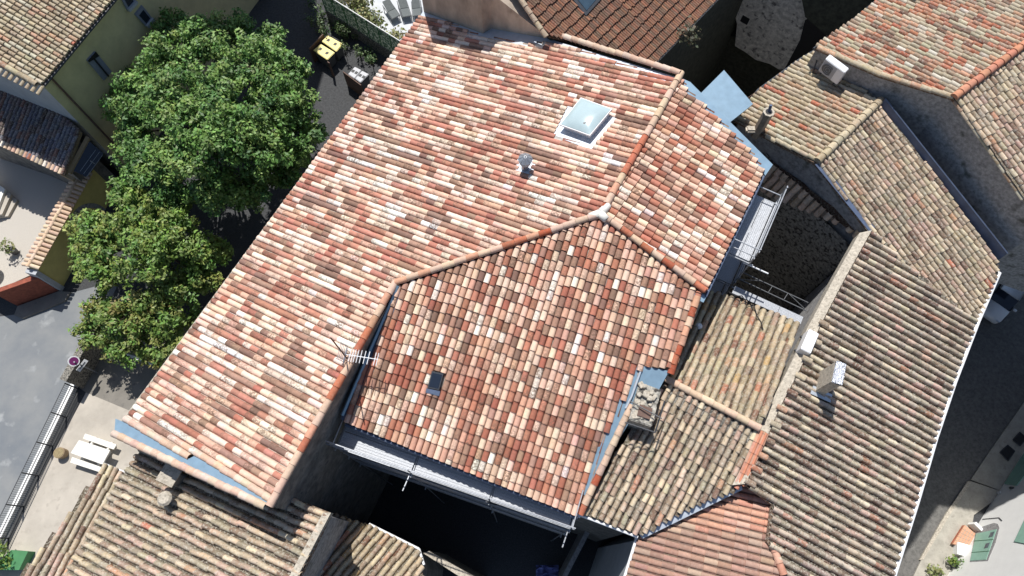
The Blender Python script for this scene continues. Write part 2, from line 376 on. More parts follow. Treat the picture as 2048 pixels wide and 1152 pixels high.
def inset(pts, d):
    P = [np.array(p[:2]) for p in pts]; k = len(P)
    A = sum(P[i][0] * P[(i + 1) % k][1] - P[(i + 1) % k][0] * P[i][1] for i in range(k)); sg = 1 if A > 0 else -1; out = []
    for i in range(k):
        e0 = nrm(P[i] - P[i - 1]); e1 = nrm(P[(i + 1) % k] - P[i]); n0 = np.array([-e0[1], e0[0]]) * sg; n1 = np.array([-e1[1], e1[0]]) * sg
        b = n0 + n1; l = b @ b
        out.append(P[i] + (b * 2 * d / l if l > .5 else n0 * d))
    return out
def walls(name, parent, m, planes, zb=ZG - .3, d=.16, skip=(), label=None, drop=.1):
    """upright walls under the outlines of roof planes; planes: list of (plane, px outline, edges left out)"""
    for pl, px, sk in planes:
        mb = MB()
        pts = [pl.hit(*q) for q in px]; Q = inset(pts, d); k = len(Q)
        for i in range(k):
            a_, b_ = (i - 1) % k in sk, i in sk
            if a_ != b_: e = nrm((pts[(i - 1) % k] - pts[i])[:2]) if a_ else nrm((pts[(i + 1) % k] - pts[i])[:2]); Q[i] = pts[i][:2] + e * d
        top = [np.array([*q, pl.z(*q) - drop]) for q in Q]; bot = [np.array([*q, zb]) for q in Q]
        for i in range(k):
            if i in sk: continue
            j = (i + 1) % k; mb.add([top[i], top[j], bot[j], bot[i]], [(0, 1, 2, 3)])
        me = mb.build(name, m, parent, weld=True)
        if label: me["label"] = label
    return me
def sheet(name, parent, pl, px, m, up=.03, th=.02, label=None):
    mb = MB().slab([pl.hit(*q) + pl.normal() * up for q in px], th, pl.normal()); o = mb.build(name, m, parent)
    if label: o["label"] = label
    return o
def gutter(name, parent, pts, m, r=.055, label=None):
    o = MB().path(pts, r, 8).build(name, m, parent)
    if label: o["label"] = label
    return o
Z3 = np.array([0, 0, 1.0])
#MAIN#
# ================================================================== THE GROUND
def gz(x, y):                                               # the hill drops to the street on the right
    d = .866 * x - .5 * y; t = min(1, max(0, (d - 7) / 6)); return ZG + (ZR - ZG) * t * t * (3 - 2 * t)
mb = MB(); xs = np.concatenate([np.linspace(-120, -30, 7), np.linspace(-24, 40, 49), np.linspace(50, 120, 6)]); ys = np.concatenate([np.linspace(-80, -30, 5), np.linspace(-26, 40, 45), np.linspace(50, 140, 7)])
nx = len(xs); mb.add([(x, y, gz(x, y)) for y in ys for x in xs], [(j * nx + i, j * nx + i + 1, (j + 1) * nx + i + 1, (j + 1) * nx + i) for j in range(len(ys) - 1) for i in range(nx - 1)])
gnd = mb.build("ground", "asphalt"); tag(gnd, kind='structure')
def flatpoly(name, px, m, z, th=.02):
    return tag(MB().slab([U(x, y, z) for x, y in px], th).build(name, m), kind='structure')
flatpoly("road", [(-200, 660), (60, 625), (145, 585), (240, 560), (178, 690), (150, 790), (70, 950), (-30, 1180), (-300, 1300)], "asphalt_road", ZG + .004, .004)
flatpoly("yard_asphalt", [(150, 770), (215, 700), (180, 660), (470, 640), (400, 900), (172, 785)], "asphalt_yard", ZG + .008, .004)
flatpoly("terrace", [(172, 785), (400, 880), (420, 1180), (-60, 1260), (75, 965)], "concrete", ZG + .012, .008)
flatpoly("white_line", [(213, 697), (224, 698), (308, 724), (304, 731)], "white_paint", ZG + .016, .004)
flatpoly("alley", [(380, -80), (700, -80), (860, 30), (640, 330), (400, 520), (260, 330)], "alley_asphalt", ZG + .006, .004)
flatpoly("street", [(1780, 1240), (1700, 700), (1990, 500), (2300, 430), (2200, 640), (1985, 900), (1940, 962), (1896, 1029), (1843, 1119), (1800, 1240)], "street", ZR + .02, .02)
flatpoly("sunlit_pavement", [(1940, 962), (2010, 985), (1948, 1030), (1930, 1130), (1890, 1200), (1790, 1230), (1843, 1119), (1896, 1029)], "pavement", ZR + .12, .16)
flatpoly("pavement", [(2012, 985), (1942, 959), (1985, 895), (2080, 760), (2200, 640), (2300, 720), (2120, 850)], "pavement", ZR + .115, .16)
flatpoly("kerb_strip", [(1936, 962), (1944, 963), (1900, 1030), (1847, 1119), (1839, 1120), (1891, 1029)], "mortar", ZR + .135, .16)
for k, q in enumerate(([(1897, 905), (1916, 912), (1902, 930), (1884, 921)], [(1888, 926), (1902, 933), (1894, 948), (1876, 940)])):
    flatpoly("road_patch", q, "pavement", ZR + .012, .006)

# raised garden of the yellow house
ZY = -3.0
yard = flatpoly("gravel_yard", [(-260, 300), (120, 300), (165, 352), (72, 545), (-5, 580), (-200, 640)], "gravel", ZY, .1)

# ================================================================== THE NEW-ROOFED HOUSE
ze = 8.5
_a, _b = U(850, 20, ze), U(230, 862, ze); _d = nrm((_a - _b)[:2]); PL = Plane((_a + _b) / 2, np.array([_d[1], -_d[0]]) * .25)
Pk = PL.hit(1200, 430); Rk = PL.hit(1360, 150); Qv = PL.hit(790, 567); Vb = PL.hit(540, 1014)
_e = np.array([.37, .929]); PC = Plane(Pk, _e * ((Pk[2] - Qv[2]) / (_e @ (Pk - Qv)[:2])))
Rh = PC.hit(1408, 584); PR = fit3(Pk, Rk, Rh)
house = thing("house", "large house with new mottled terracotta roof in three slopes at the centre", "house", U(800, 500, ZG))
skyl = [(1136, 212), (1236, 235), (1182, 300), (1106, 272)]
vent_hole = [(1040, 318), (1068, 322), (1060, 348), (1036, 340)]
Lpx = [(846, 26), (965, 72), (983, 60), (1095, 84), (1362, 156), (1203, 430), (792, 566), (541, 1013), (228, 866)]
Ltile = [(840, 34), (893, 44), (935, 64), (975, 80), (1000, 78), (1040, 92), (1100, 86), (1158, 102), (1210, 120), (1265, 138), (1345, 160), (1362, 158), (1203, 430), (792, 566), (545, 1004), (395, 912), (384, 906), (372, 916), (250, 842)]
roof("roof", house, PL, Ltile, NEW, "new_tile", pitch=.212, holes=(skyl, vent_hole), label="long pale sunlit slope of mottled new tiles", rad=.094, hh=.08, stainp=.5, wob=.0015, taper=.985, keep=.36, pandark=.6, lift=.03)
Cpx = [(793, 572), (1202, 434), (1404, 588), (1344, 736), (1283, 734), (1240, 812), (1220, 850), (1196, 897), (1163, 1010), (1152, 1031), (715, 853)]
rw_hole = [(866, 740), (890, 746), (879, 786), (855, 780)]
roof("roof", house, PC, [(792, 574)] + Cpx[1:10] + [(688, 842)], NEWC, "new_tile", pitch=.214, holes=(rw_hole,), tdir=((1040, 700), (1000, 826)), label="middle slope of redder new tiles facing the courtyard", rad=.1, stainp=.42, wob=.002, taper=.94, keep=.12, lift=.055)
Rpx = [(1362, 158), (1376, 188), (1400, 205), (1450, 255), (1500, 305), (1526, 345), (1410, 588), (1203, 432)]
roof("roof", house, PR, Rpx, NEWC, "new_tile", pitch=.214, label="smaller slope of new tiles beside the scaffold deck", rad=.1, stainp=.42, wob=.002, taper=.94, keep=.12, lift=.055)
def on(pl, *px, up=.06): return [pl.hit(*q) + Z3 * up for q in px]
RP = pal([((226, 196, 172), 4), ((218, 190, 170), 3), ((198, 120, 92), 2), ((176, 92, 66), 1.4), ((222, 168, 140), 2)], 1.25)
ridge("ridge_tiles", house, on(PL, (1200, 432), (1361, 150), up=.08), RP, "plain_tile", r=.125, L=.42)
ridge("ridge_tiles", house, on(PL, (792, 567), (1200, 431), up=.08), RP, "plain_tile", r=.115, L=.42)
ridge("ridge_tiles", house, on(PL, (541, 1013), (791, 568), up=.08), RP, "plain_tile", r=.125, L=.42)
ridge("ridge_tiles", house, [PR.hit(1408, 584) + Z3 * .1, Pk + Z3 * .1], RP, "plain_tile", r=.115, L=.42)
VP_ = pal([((232, 206, 186), 3), ((226, 194, 172), 3), ((238, 218, 200), 2)], 1.3)
ridge("verge_tiles", house, on(PL, (229, 868), (530, 1012), up=.02), VP_, "plain_tile", r=.12, L=.3)
ridge("verge_tiles", house, on(PL, (252, 838), (378, 914), up=.02), VP_, "plain_tile", r=.11, L=.3)
ridge("verge_tiles", house, on(PL, (394, 905), (545, 1000), up=.02), VP_, "plain_tile", r=.11, L=.3)
ridge("verge_tiles", house, on(PL, (1102, 72), (1356, 152), up=.16), VP_, "plain_tile", r=.12, L=.33)
ridge("verge_tiles", house, on(PC, (1340, 748), (1394, 596), up=.03), RP, "plain_tile", r=.115, L=.34)
ridge("verge_tiles", house, on(PC, (1160, 1028), (1262, 812), up=.03), RP, "plain_tile", r=.115, L=.34)
mbn = MB()
for dx, dy in ((-22, 6), (16, -18), (12, 12)):
    p = Pk + Z3 * .16; q = PL.hit(1200 + dx, 430 + dy) + Z3 * .13; mbn.tube(p - Z3 * .06, q - Z3 * .04, .15, 10, .12)
mbn.build("ridge_mortar", "white_stone", house, smooth=True)
sheet("flashing", house, PL, [(233, 838), (252, 846), (380, 918), (396, 910), (540, 1000), (536, 1010), (231, 866)], "zinc", .05, label="blue zinc strip between two rows of verge tiles")
sheet("flashing", house, PL, [(846, 24), (965, 68), (983, 58), (1095, 78), (1355, 156), (1340, 170), (1240, 140), (1150, 112), (1095, 100), (985, 92), (960, 90), (835, 42)], "pale_zinc", .025, label="pale zinc strip under the stained gable")
mb = MB()
for a, b in (((852, 22), (966, 66)), ((966, 66), (984, 56)), ((984, 56), (1094, 78))):
    A, B = PL.hit(*a), PL.hit(*b); mb.add([A, B, B + Z3 * .32, A + Z3 * .32], [(0, 1, 2, 3)])
mb.build("upstand", "zinc", house)
sheet("flashing", house, PR, [(1364, 158), (1380, 165), (1545, 330), (1530, 352), (1500, 312), (1452, 262), (1402, 214), (1374, 192)], "zinc", .03, label="blue zinc strip along the edge beside the metal sheet")
sheet("flashing", house, PC, [(794, 572), (802, 588), (698, 846), (682, 838)], "slate_zinc", .03, label="dark zinc valley under the tall verge wall")
mb = MB(); mb.path(on(PC, (796, 574), (686, 832), up=.12), .06, 4); mb.build("flashing_edge", "zinc", house)
sheet("flashing", house, PC, [(1276, 730), (1338, 742), (1290, 830), (1262, 838), (1172, 992), (1162, 985), (1190, 895), (1200, 893), (1232, 812)], "zinc", .035, label="blue zinc soaker round the ruined chimney")
sheet("flashing", house, PR, [(1392, 578), (1416, 588), (1408, 604), (1388, 594)], "zinc", -.05)
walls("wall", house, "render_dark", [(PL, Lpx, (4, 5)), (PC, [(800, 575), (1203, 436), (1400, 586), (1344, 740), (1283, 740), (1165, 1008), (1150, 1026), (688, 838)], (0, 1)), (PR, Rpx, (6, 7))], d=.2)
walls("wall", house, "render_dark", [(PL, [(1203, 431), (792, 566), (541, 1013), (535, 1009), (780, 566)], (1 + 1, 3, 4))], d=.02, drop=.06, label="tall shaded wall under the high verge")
gutter("gutter", house, on(PC, (690, 848), (1155, 1036), up=-.06), "slate_zinc", .05)
gutter("gutter", house, on(PR, (1530, 348), (1412, 592), up=-.06), "slate_zinc", .05)
gutter("gutter", house, on(PL, (843, 28), (228, 862), up=-.09), "mortar", .05)
# skylight dome: upstand on a pale soaker, frame, domed acrylic
sheet("skylight_soaker", house, PL, skyl, "pale_zinc", .03)
sk = [PL.hit(*q) + PL.normal() * .34 for q in ((1164, 208), (1226, 231), (1182, 284), (1122, 262))]
n = PL.normal(); ctr = sum(sk) / 4
kerb_in = [ctr + (p - ctr) * .86 for p in sk]
skl = MB().slab([p - n * .06 for p in kerb_in], .3, n).build("skylight", "white_paint", house)
skf = MB().slab(sk, .06, n).build("frame", "white_plastic", skl)
mb = MB(); G = 10; P = []
for j in range(G + 1):
    for i in range(G + 1):
        u, w = i / G, j / G; q = (sk[0] * (1 - u) + sk[1] * u) * (1 - w) + (sk[3] * (1 - u) + sk[2] * u) * w; q = ctr + (q - ctr) * .95
        P.append(q + n * (.012 + .16 * (16 * u * (1 - u) * w * (1 - w)) ** .6))
mb.add(P, [(j * (G + 1) + i, j * (G + 1) + i + 1, (j + 1) * (G + 1) + i + 1, (j + 1) * (G + 1) + i) for j in range(G) for i in range(G)])
mb.build("dome", "acrylic", skl, smooth=True)
hc = PL.hit(1173, 262) + n * .46
MB().box(hc, nrm(sk[1] - sk[0]), nrm(sk[3] - sk[0]), n, .07, .03, .012).box(hc, nrm(sk[1] - sk[0]), nrm(sk[3] - sk[0]), n, .03, .07, .012).build("catch", "brown_panel", skl)
# roof vent with a ribbed cap
sheet("vent_soaker", house, PL, [(1036, 318), (1074, 322), (1064, 352), (1032, 342)], "pale_zinc", .05)
vb = PL.hit(1050, 338); vt = vb + Z3 * .62
vent = MB().tube(vb, vt, .13, 14).build("vent_pipe", "galvanised", house, smooth=False)
mb = MB(); k = 12
for lo, hi, r0, r1 in ((vt, vt + Z3 * .14, .25, .05), (vt - Z3 * .2, vt - Z3 * .1, .2, .14)): mb.tube(lo, hi, r0, k, r1)
for i in range(8): w = i * math.pi / 4; mb.tube(vt + np.array([math.cos(w) * .25, math.sin(w) * .25, .01]), vt + Z3 * .16, .014, 4)
mb.build("vent_cap", "galvanised", vent)
# small opening roof window
rw = [PC.hit(*q) + PC.normal() * .16 for q in ((866, 742), (889, 747), (880, 780), (857, 775))]; n = PC.normal(); ctr = sum(rw) / 4
o = MB().slab(rw, .14, n).build("roof_window", "dark_metal", house)
MB().slab([ctr + (p - ctr) * .82 + n * .012 for p in rw], .008, n).build("glass", "glass_dark", o)
sheet("soaker", o, PC, [(855, 776), (882, 782), (880, 792), (853, 785)], "slate_zinc", .13)
# ruined chimney
ch0 = PC.hit(1288, 812)[:2]; cz0 = 8.7
chx = nrm(np.array([.95, -.32])); chy = np.array([-chx[1], chx[0]])
def cbox(mb, cx, cy, z0, z1, hx, hy, ox, oy): return mb.box(np.array([cx, cy, (z0 + z1) / 2]), np.array([*ox, 0]), np.array([*oy, 0]), Z3, hx, hy, (z1 - z0) / 2)
chim = cbox(MB(), *ch0, cz0, 10.0, .36, .62, chx, chy).build("chimney", "stone", house, bevel=.03); chim["label"] = "broken masonry chimney stump with rubble on top"
mb = MB()
for i in range(22):
    a, b = rng.uniform(-.3, .3), rng.uniform(-.55, .55); s = rng.uniform(.05, .11); h = 10.0 + (.2 if b > .1 else .06) * rng.uniform(.3, 1)
    w = rng.uniform(0, 3); ox = np.array([math.cos(w), math.sin(w)]); cbox(mb, *(ch0 + chx * a + chy * b), 9.95, h, s, s * rng.uniform(.6, 1.2), ox, np.array([-ox[1], ox[0]]))
mb.build("rubble", "mortar", chim, bevel=.015)
mb = MB(); cbox(mb, *(ch0 - chy * .26 + chx * .03), 9.96, 10.09, .2, .18, chx, chy); mb.build("flue_opening", "brown_panel", chim)
mb = MB(); c3 = lambda a, b, z: np.array([*(ch0 + chx * a + chy * b), z])
mb.path([c3(-.5, -.1, 10.15), c3(.55, -.35, 10.3)], .02).path([c3(-.45, -.75, 10.0), c3(.5, -.75, 10.0), c3(.5, .2, 10.3)], .025); mb.build("iron_tie", "dark_metal", chim)
mb = MB(); mb.path([PC.hit(1280, 745) + Z3 * .1, PC.hit(1262, 795) + Z3 * .12, PC.hit(1250, 818) + Z3 * .12], .035, 6); mb.build("lead_edge", "pale_zinc", chim)

# metal sheet on the far side
tray = MB().slab([U(1398, 190, 9.75), U(1448, 140, 9.75), U(1506, 208, 9.65), U(1458, 246, 9.65)], .06).build("metal_sheet", "zinc"); tag(tray, "flat blue grey metal sheet bridging two roofs above the dark courtyard", "metal sheet")

# ================================================================== THE OLD ANNEX (two slopes below the ruined chimney)
annex = thing("annex", "low annex with sun bleached old tiles between the new roof and the long grey roof", "house", U(1400, 800, ZG))
PB = fitpx((1165, 1028, 8.4), (1278, 1072, 8.4), (1425, 808, 9.5)); PA = fitpx((1335, 762, 9.5), (1517, 857, 9.5), (1520, 615, 8.75))
Bpx = [(1272, 845), (1330, 766), (1516, 858), (1532, 866), (1482, 972), (1455, 985), (1390, 1012), (1330, 1040), (1281, 1070), (1165, 1026)]
Apx = [(1320, 760), (1400, 585), (1440, 588), (1600, 648), (1545, 790), (1516, 856), (1335, 762)]
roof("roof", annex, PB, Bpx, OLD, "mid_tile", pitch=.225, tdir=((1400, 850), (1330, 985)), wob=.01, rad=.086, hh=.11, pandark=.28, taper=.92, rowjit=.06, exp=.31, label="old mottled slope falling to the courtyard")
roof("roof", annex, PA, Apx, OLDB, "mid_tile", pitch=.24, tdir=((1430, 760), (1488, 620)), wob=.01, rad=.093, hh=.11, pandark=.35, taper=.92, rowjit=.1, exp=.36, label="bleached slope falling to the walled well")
ridge("ridge_tiles", annex, on(PA, (1517, 858), (1332, 760), up=.1), CREAM, "plain_tile", r=.12, L=.4)
mb = MB(); A0, A1 = PB.hit(1335, 772), PB.hit(1512, 864); dn = -np.array([*PB.g, PB.g @ PB.g]); dn /= np.linalg.norm(dn)
mb.slab([A0 + Z3 * .06, A1 + Z3 * .06, A1 + dn * .42 + Z3 * .05, A0 + dn * .5 + Z3 * .05], .1); mb.build("ridge_mortar", "lichen_wall", annex)
T = Tiles(); q0, q1 = np.array([1524., 866.]), np.array([1478., 968.]); nB = PB.normal()
for i in range(5):
    f0 = q0 + (q1 - q0) * (i + 1) / 5; f1 = q0 + (q1 - q0) * i / 5; a_, b_ = PB.hit(*f0), PB.hit(*f1); ax = nrm(b_ - a_); sx = nrm(np.cross(ax, nB))
    for s_, w_, h_ in ((0, .17, .025), (-.05, .045, .06), (.09, .045, .06)): T.cover(a_ + sx * s_ + nB * .12, ax, sx, nB, np.linalg.norm(b_ - a_) + .05, w_, w_, h_, h_, SALN() if h_ < .03 else alb((222, 150, 120)), 0, lift0=.03, lift1=.004)
o = T.build("new_tiles", "plain_tile", annex); o["label"] = "row of new flat orange tiles along the edge"
sheet("valley_lining", annex, PB, [(1279, 1070), (1330, 1040), (1390, 1012), (1455, 985), (1484, 972), (1486, 980), (1400, 1022), (1286, 1078)], "pale_zinc", -.06)
walls("wall", annex, "render_dark", [(PB, Bpx, (1, 2)), (PA, Apx, (5,))], d=.15)
gutter("gutter", annex, on(PB, (1160, 1030), (1276, 1074), up=-.02), "white_plastic", .045)
mb = MB().box(U(1143 + 15, 1028, 8.45), nrm(np.array([.93, -.37, 0])), nrm(np.array([.37, .93, 0])), Z3, .06, .1, .1); mb.build("gutter_end", "white_plastic", annex)
# pipe caps in the gap beside the new roof
for q, z in (((1382, 636), 9.6), ((1398, 652), 9.2)):
    p = U(*q, z); o = MB().tube(p - Z3 * .8, p, .09, 12).build("vent_pipe", "white_plastic", annex, smooth=False)
    MB().tube(p, p + Z3 * .1, .12, 12, .06).build("cap", "white_plastic", o)

# ================================================================== THE LONG GREY-TILED HOUSE ON THE RIGHT
longh = thing("house", "long old house with weathered grey brown tiles along the shaded street", "house", U(1750, 700, ZG))
P5 = fitpx((1955, 640, 8.0), (1785, 1140, 8.0), (1600, 745, 9.2)); P5b = fitpx((1972, 592, 7.95), (1632, 326, 9.8), (1757, 206, 9.8)); P6 = fitpx((1632, 326, 9.8), (1757, 206, 9.8), (1552, 172, 8.8))
px5 = [(1742, 462), (1800, 520), (1880, 590), (1950, 642), (1905, 760), (1868, 870), (1830, 1000), (1778, 1165), (1760, 1230), (1600, 1230), (1560, 1130), (1535, 1085), (1545, 1010), (1490, 968), (1522, 900), (1556, 820), (1598, 740), (1640, 650), (1690, 555)]
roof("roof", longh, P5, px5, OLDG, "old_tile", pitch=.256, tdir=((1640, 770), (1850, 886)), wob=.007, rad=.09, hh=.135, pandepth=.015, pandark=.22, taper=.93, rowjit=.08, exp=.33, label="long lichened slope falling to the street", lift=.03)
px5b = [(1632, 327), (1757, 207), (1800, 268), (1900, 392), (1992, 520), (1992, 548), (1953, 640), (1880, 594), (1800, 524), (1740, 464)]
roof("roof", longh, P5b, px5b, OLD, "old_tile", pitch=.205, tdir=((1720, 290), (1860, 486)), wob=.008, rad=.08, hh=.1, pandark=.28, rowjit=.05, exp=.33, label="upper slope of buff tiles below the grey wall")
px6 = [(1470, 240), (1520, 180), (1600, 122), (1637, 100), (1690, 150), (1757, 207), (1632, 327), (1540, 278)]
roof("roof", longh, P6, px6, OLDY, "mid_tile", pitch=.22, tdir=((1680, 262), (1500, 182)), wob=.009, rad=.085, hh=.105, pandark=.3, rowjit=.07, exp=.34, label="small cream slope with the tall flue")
RC = pal([((196, 180, 150), 3), ((206, 190, 162), 2), ((184, 164, 136), 2)], 1.25)
ridge("ridge_tiles", longh, [np.array(U(1632, 326, 9.8)) + Z3 * .08, np.array(U(1758, 204, 9.8)) + Z3 * .08], RC, "mid_tile", r=.15)
walls("wall", longh, "render_grey", [(P5, px5, (0, 1, 2)), (P5b, px5b, (0, 6, 7, 8)), (P6, px6, (5,))], d=.14)
sheet("flashing", longh, P5b, [(1628, 330), (1640, 326), (1748, 456), (1738, 466)], "slate_zinc", .06)
mb = MB()   # mortar bed along the high edge of the long slope
hi = [(1742, 462), (1690, 555), (1640, 650), (1598, 740), (1556, 820), (1522, 900), (1490, 968)]
for a, b in zip(hi[:-1], hi[1:]):
    A, B = P5.hit(*a), P5.hit(*b); off = np.array([-.36, -.02, 0]); mb.slab([A + Z3 * .06, B + Z3 * .06, B + off - Z3 * .1, A + off - Z3 * .1], .5)
mb.build("mortar_edge", "mortar", longh)
for i in range(11):
    t = i / 10; a = hi[2 + int(t * 3.99)]; b = hi[3 + int(t * 3.99)]; f = (t * 3.99) % 1
    p = P5.hit(a[0] + (b[0] - a[0]) * f + 12 + 5 * random.random(), a[1] + (b[1] - a[1]) * f + 4)
    bt = Tiles(); ax = nrm(P5.hit(1640, 770) - P5.hit(1850, 886)); bt.cover(p + Z3 * .12, ax, nrm(np.cross(ax, P5.normal())), P5.normal(), .36, .1, .09, .07, .06, OLDO(), .8)
    bt.build("broken_tile", "mid_tile", longh)
gutter("gutter", longh, on(P5, (1999, 545), (1957, 642), (1910, 764), (1873, 874), (1835, 1004), (1783, 1168), up=-.03), "white_plastic", .08)
gutter("gutter", longh, on(P6, (1466, 242), (1518, 178), (1600, 118), (1640, 94), up=-.05), "dark_metal", .06)
mb = MB()
for t in np.linspace(0, 1, 26):
    p = U(1482 + 158 * t, 205 - 108 * t, 8.72); mb.tube(p, p - Z3 * .34, .014, 4)
for dz in (0, -.16, -.34): mb.path([U(1482, 205, 8.72) + Z3 * dz, U(1640, 97, 8.72) + Z3 * dz], .016, 4)
mb.build("eaves_rail", "brown_panel", longh)
# leaning masonry chimney with foil band
def prism_chimney(name, base_px, pl, w, d, h, ang, m, parent, label=None, z0=None):
    b = pl.hit(*base_px); ox = np.array([math.cos(ang), math.sin(ang)]); oy = np.array([-ox[1], ox[0]]); z0 = b[2] - .4
    o = cbox(MB(), b[0], b[1], z0, b[2] + h, w / 2, d / 2, ox, oy).build(name, m, parent, bevel=.02)
    if label: o["label"] = label
    return o, b, ox, oy
ck, b, ox, oy = prism_chimney("chimney", (1641, 768), P5, .32, .72, 1.35, R(-21), "mortar", longh, "broad rendered chimney with a foil wrapped cap")
cbox(MB(), b[0], b[1], b[2] + 1.352, b[2] + 1.40, .17, .38, ox, oy).build("foil_cap", "foil", ck, bevel=.03)
sheet("soaker", ck, P5, [(1622, 772), (1660, 790), (1656, 806), (1616, 788)], "pale_zinc", .13)
# tall clay flue
fb = P6.hit(1516, 262); ft = fb + Z3 * 1.15
fl = MB().tube(fb - Z3 * .3, ft, .19, 6).build("flue", "clay", longh); fl["label"] = "tall six sided clay flue with a dark mouth"
MB().tube(ft, ft + Z3 * .05, .215, 8).build("rim", "mortar", fl)
MB().tube(ft + Z3 * .052, ft + Z3 * .06, .13, 10).build("mouth", "black", fl)
MB().tube(ft, ft + Z3 * .3 + np.array([.0, .1, 0]), .06, 8).build("pipe", "slate_zinc", fl)
MB().box(fb + np.array([-.25, .02, .05]), np.array([1, 0, 0]), np.array([0, 1, 0]), Z3, .24, .14, .1).build("mortar_pad", "mortar", fl, bevel=.06)

# stone walled well: small lean-to with its rubble wall
shed = thing("outbuilding", "narrow lean-to of shaded tiles above a rubble wall in the walled well", "outbuilding", U(1640, 430, ZG))
W0, W1 = U(1634, 330, 9.8), P5b.hit(1742, 468); W2 = P6.hit(1536, 280); zs = 8.35
PS = fit3(np.array([*W0[:2], zs]), np.array([*W1[:2], zs]), U(1640, 432, 7.98))
spx = [(1528, 386), tuple(proj([*W2[:2], zs])), tuple(proj([*W0[:2], zs])), tuple(proj([*W1[:2], zs])), (1748, 474)]
roof("roof", shed, PS, spx, CREAM, "mid_tile", pitch=.3, rad=.115, hh=.11, exp=.5, wob=.02, rowjit=.02, pandepth=.06)
walls("wall", shed, "stone", [(PS, spx, ())], d=.12)

# ================================================================== THE HIGH HOUSE TOP RIGHT
high = thing("house", "tall house top right with orange and cream tiles over a bare grey gable wall", "house", U(1950, 200, ZG))
P7 = fitpx((1906, 194, 11.2), (2050, 86, 11.2), (1690, 50, 10.0)); g7 = P7.g
_ax = nrm((U(2050, 86, 11.2) - U(1906, 194, 11.2))[:2]); _pn = np.array([_ax[1], -_ax[0]]); _pn = _pn if _pn[0] > 0 else -_pn
P7b = Plane(U(1906, 194, 11.2), -_pn * np.linalg.norm(g7))
px7 = [(1630, 94), (1700, 45), (1800, -35), (1900, -120), (2300, -420), (2560, -296), (2300, -100), (2050, 86), (1906, 195), (1760, 150)]
px7b = [(1906, 195), (2050, 86), (2300, -100), (2560, -296), (3000, 0), (2700, 420), (2395, 262), (2272, 215), (2100, 456), (2048, 392), (1975, 290)]
roof("roof", high, P7, px7, OLDO, "mid_tile", pitch=.215, tdir=((1860, 130), (1700, 66)), wob=.008, rad=.083, hh=.1, pandark=.3, rowjit=.07, exp=.34, label="sunny slope of orange and cream tiles")
roof("roof", high, P7b, px7b, OLD, "old_tile", pitch=.215, tdir=((1960, 200), (2040, 320)), wob=.008, rad=.083, hh=.1, pandark=.3, rowjit=.05, exp=.34, label="slope of buff tiles beyond the ridge")
ridge("ridge_tiles", high, [U(1906, 196, 11.3), U(2052, 86, 11.3), U(2300, -100, 11.3)], pal([((212, 150, 124), 3), ((204, 140, 112), 2)], 1.25), "plain_tile", r=.15)
ridge("verge_tiles", high, on(P7, (1635, 98), (1760, 152), (1902, 196), up=.04), OLDY, "mid_tile", r=.11)
ridge("verge_tiles", high, on(P7b, (2048, 396), (1975, 290), (1912, 202), up=-.1), OLDY, "mid_tile", r=.09)
walls("wall", high, "render_grey", [(P7, px7, (5, 6, 7)), (P7b, px7b, (0, 1, 2))], d=.06)
gutter("gutter", high, on(P7, (1628, 96), (1700, 44), (1900, -122), up=-.05), "dark_metal", .05)
A, B = P5b.hit(1762, 208), P5b.hit(2004, 514)
MB().path([A + Z3 * .32, B + Z3 * .32], .03, 4).add([A + Z3 * .3, B + Z3 * .3, B - Z3 * .2 + np.array([-.12, -.1, 0]), A - Z3 * .2 + np.array([-.12, -.1, 0])], [(0, 1, 2, 3)]).build("flashing", "slate_zinc", high)

# ================================================================== THE FLAT-TILED HOUSE AT THE TOP
P8 = fitpx((1304, 132, 9.0), (1432, 0, 9.0), (1096, 78, 10.4)); px8 = [(1040, -6), (1000, -60), (1060, -120), (1500, -330), (1700, -280), (1432, 0), (1304, 132), (1100, 72)]
top = thing("house", "house at the top with red brown flat tiles and a stained bare gable", "house", U(1200, 0, ZG))
roof("roof", top, P8, px8, FLAT, "flat_tile", pitch=.105, exp=.37, rad=.05, hh=.028, lift=.085, wob=.003, rowjit=0, pandepth=.01, deck=(.05, .03, .02), stainp=.2, holes=([(1136, -10), (1172, 30), (1204, -8), (1170, -50)],), K=5)
ridge("verge_tiles", top, on(P8, (1092, 76), (1040, 0), (1000, -62), up=.04), OLDY, "mid_tile", r=.11)
sheet("roof_window", top, P8, [(1132, -14), (1170, 34), (1210, -10), (1172, -56)], "dark_metal", .1, .1)
sheet("glass", top.children[-1], P8, [(1142, -12), (1171, 24), (1200, -10), (1171, -44)], "window_blue", .115, .01)
# stained gable standing over the new roof
A, B, C_, D_ = PL.hit(848, 24), PL.hit(966, 68), PL.hit(984, 58), PL.hit(1094, 78)
Bt = PL.hit(975, 62); hA = 13.4
mb = MB(); up_ = [A + Z3 * 4.2, np.array([*Bt[:2], PL.hit(975, 62)[2] + 3.1]), D_ + Z3 * .18]
outw = nrm(np.cross(D_ - A, Z3)); outw = outw if outw[1] < 0 else -outw
g1 = [A - Z3 * .2, B - Z3 * .2, C_ - Z3 * .2, D_ - Z3 * .2]
back = -outw * .5
V = [g1[0], g1[1], g1[2], g1[3], D_ + Z3 * .12, C_ + Z3 * 1.9, B + Z3 * 2.5, A + Z3 * 4.2]
mb.add(V, [(0, 1, 6, 7), (1, 2, 5, 6), (2, 3, 4, 5)]); Vb_ = [v + back for v in V]
mb.add(V + Vb_, [(4, 5, 13, 12), (5, 6, 14, 13), (6, 7, 15, 14), (7, 0, 8, 15)])
w = mb.build("wall", "render_brown", top); w["label"] = "bare brown gable with dark water stains"
walls("wall", top, "shade_dark_wall", [(P8, px8, ())], d=.12)
gutter("gutter", top, on(P8, (1302, 136), (1436, -2), (1702, -278), up=-.03), "mortar", .04)

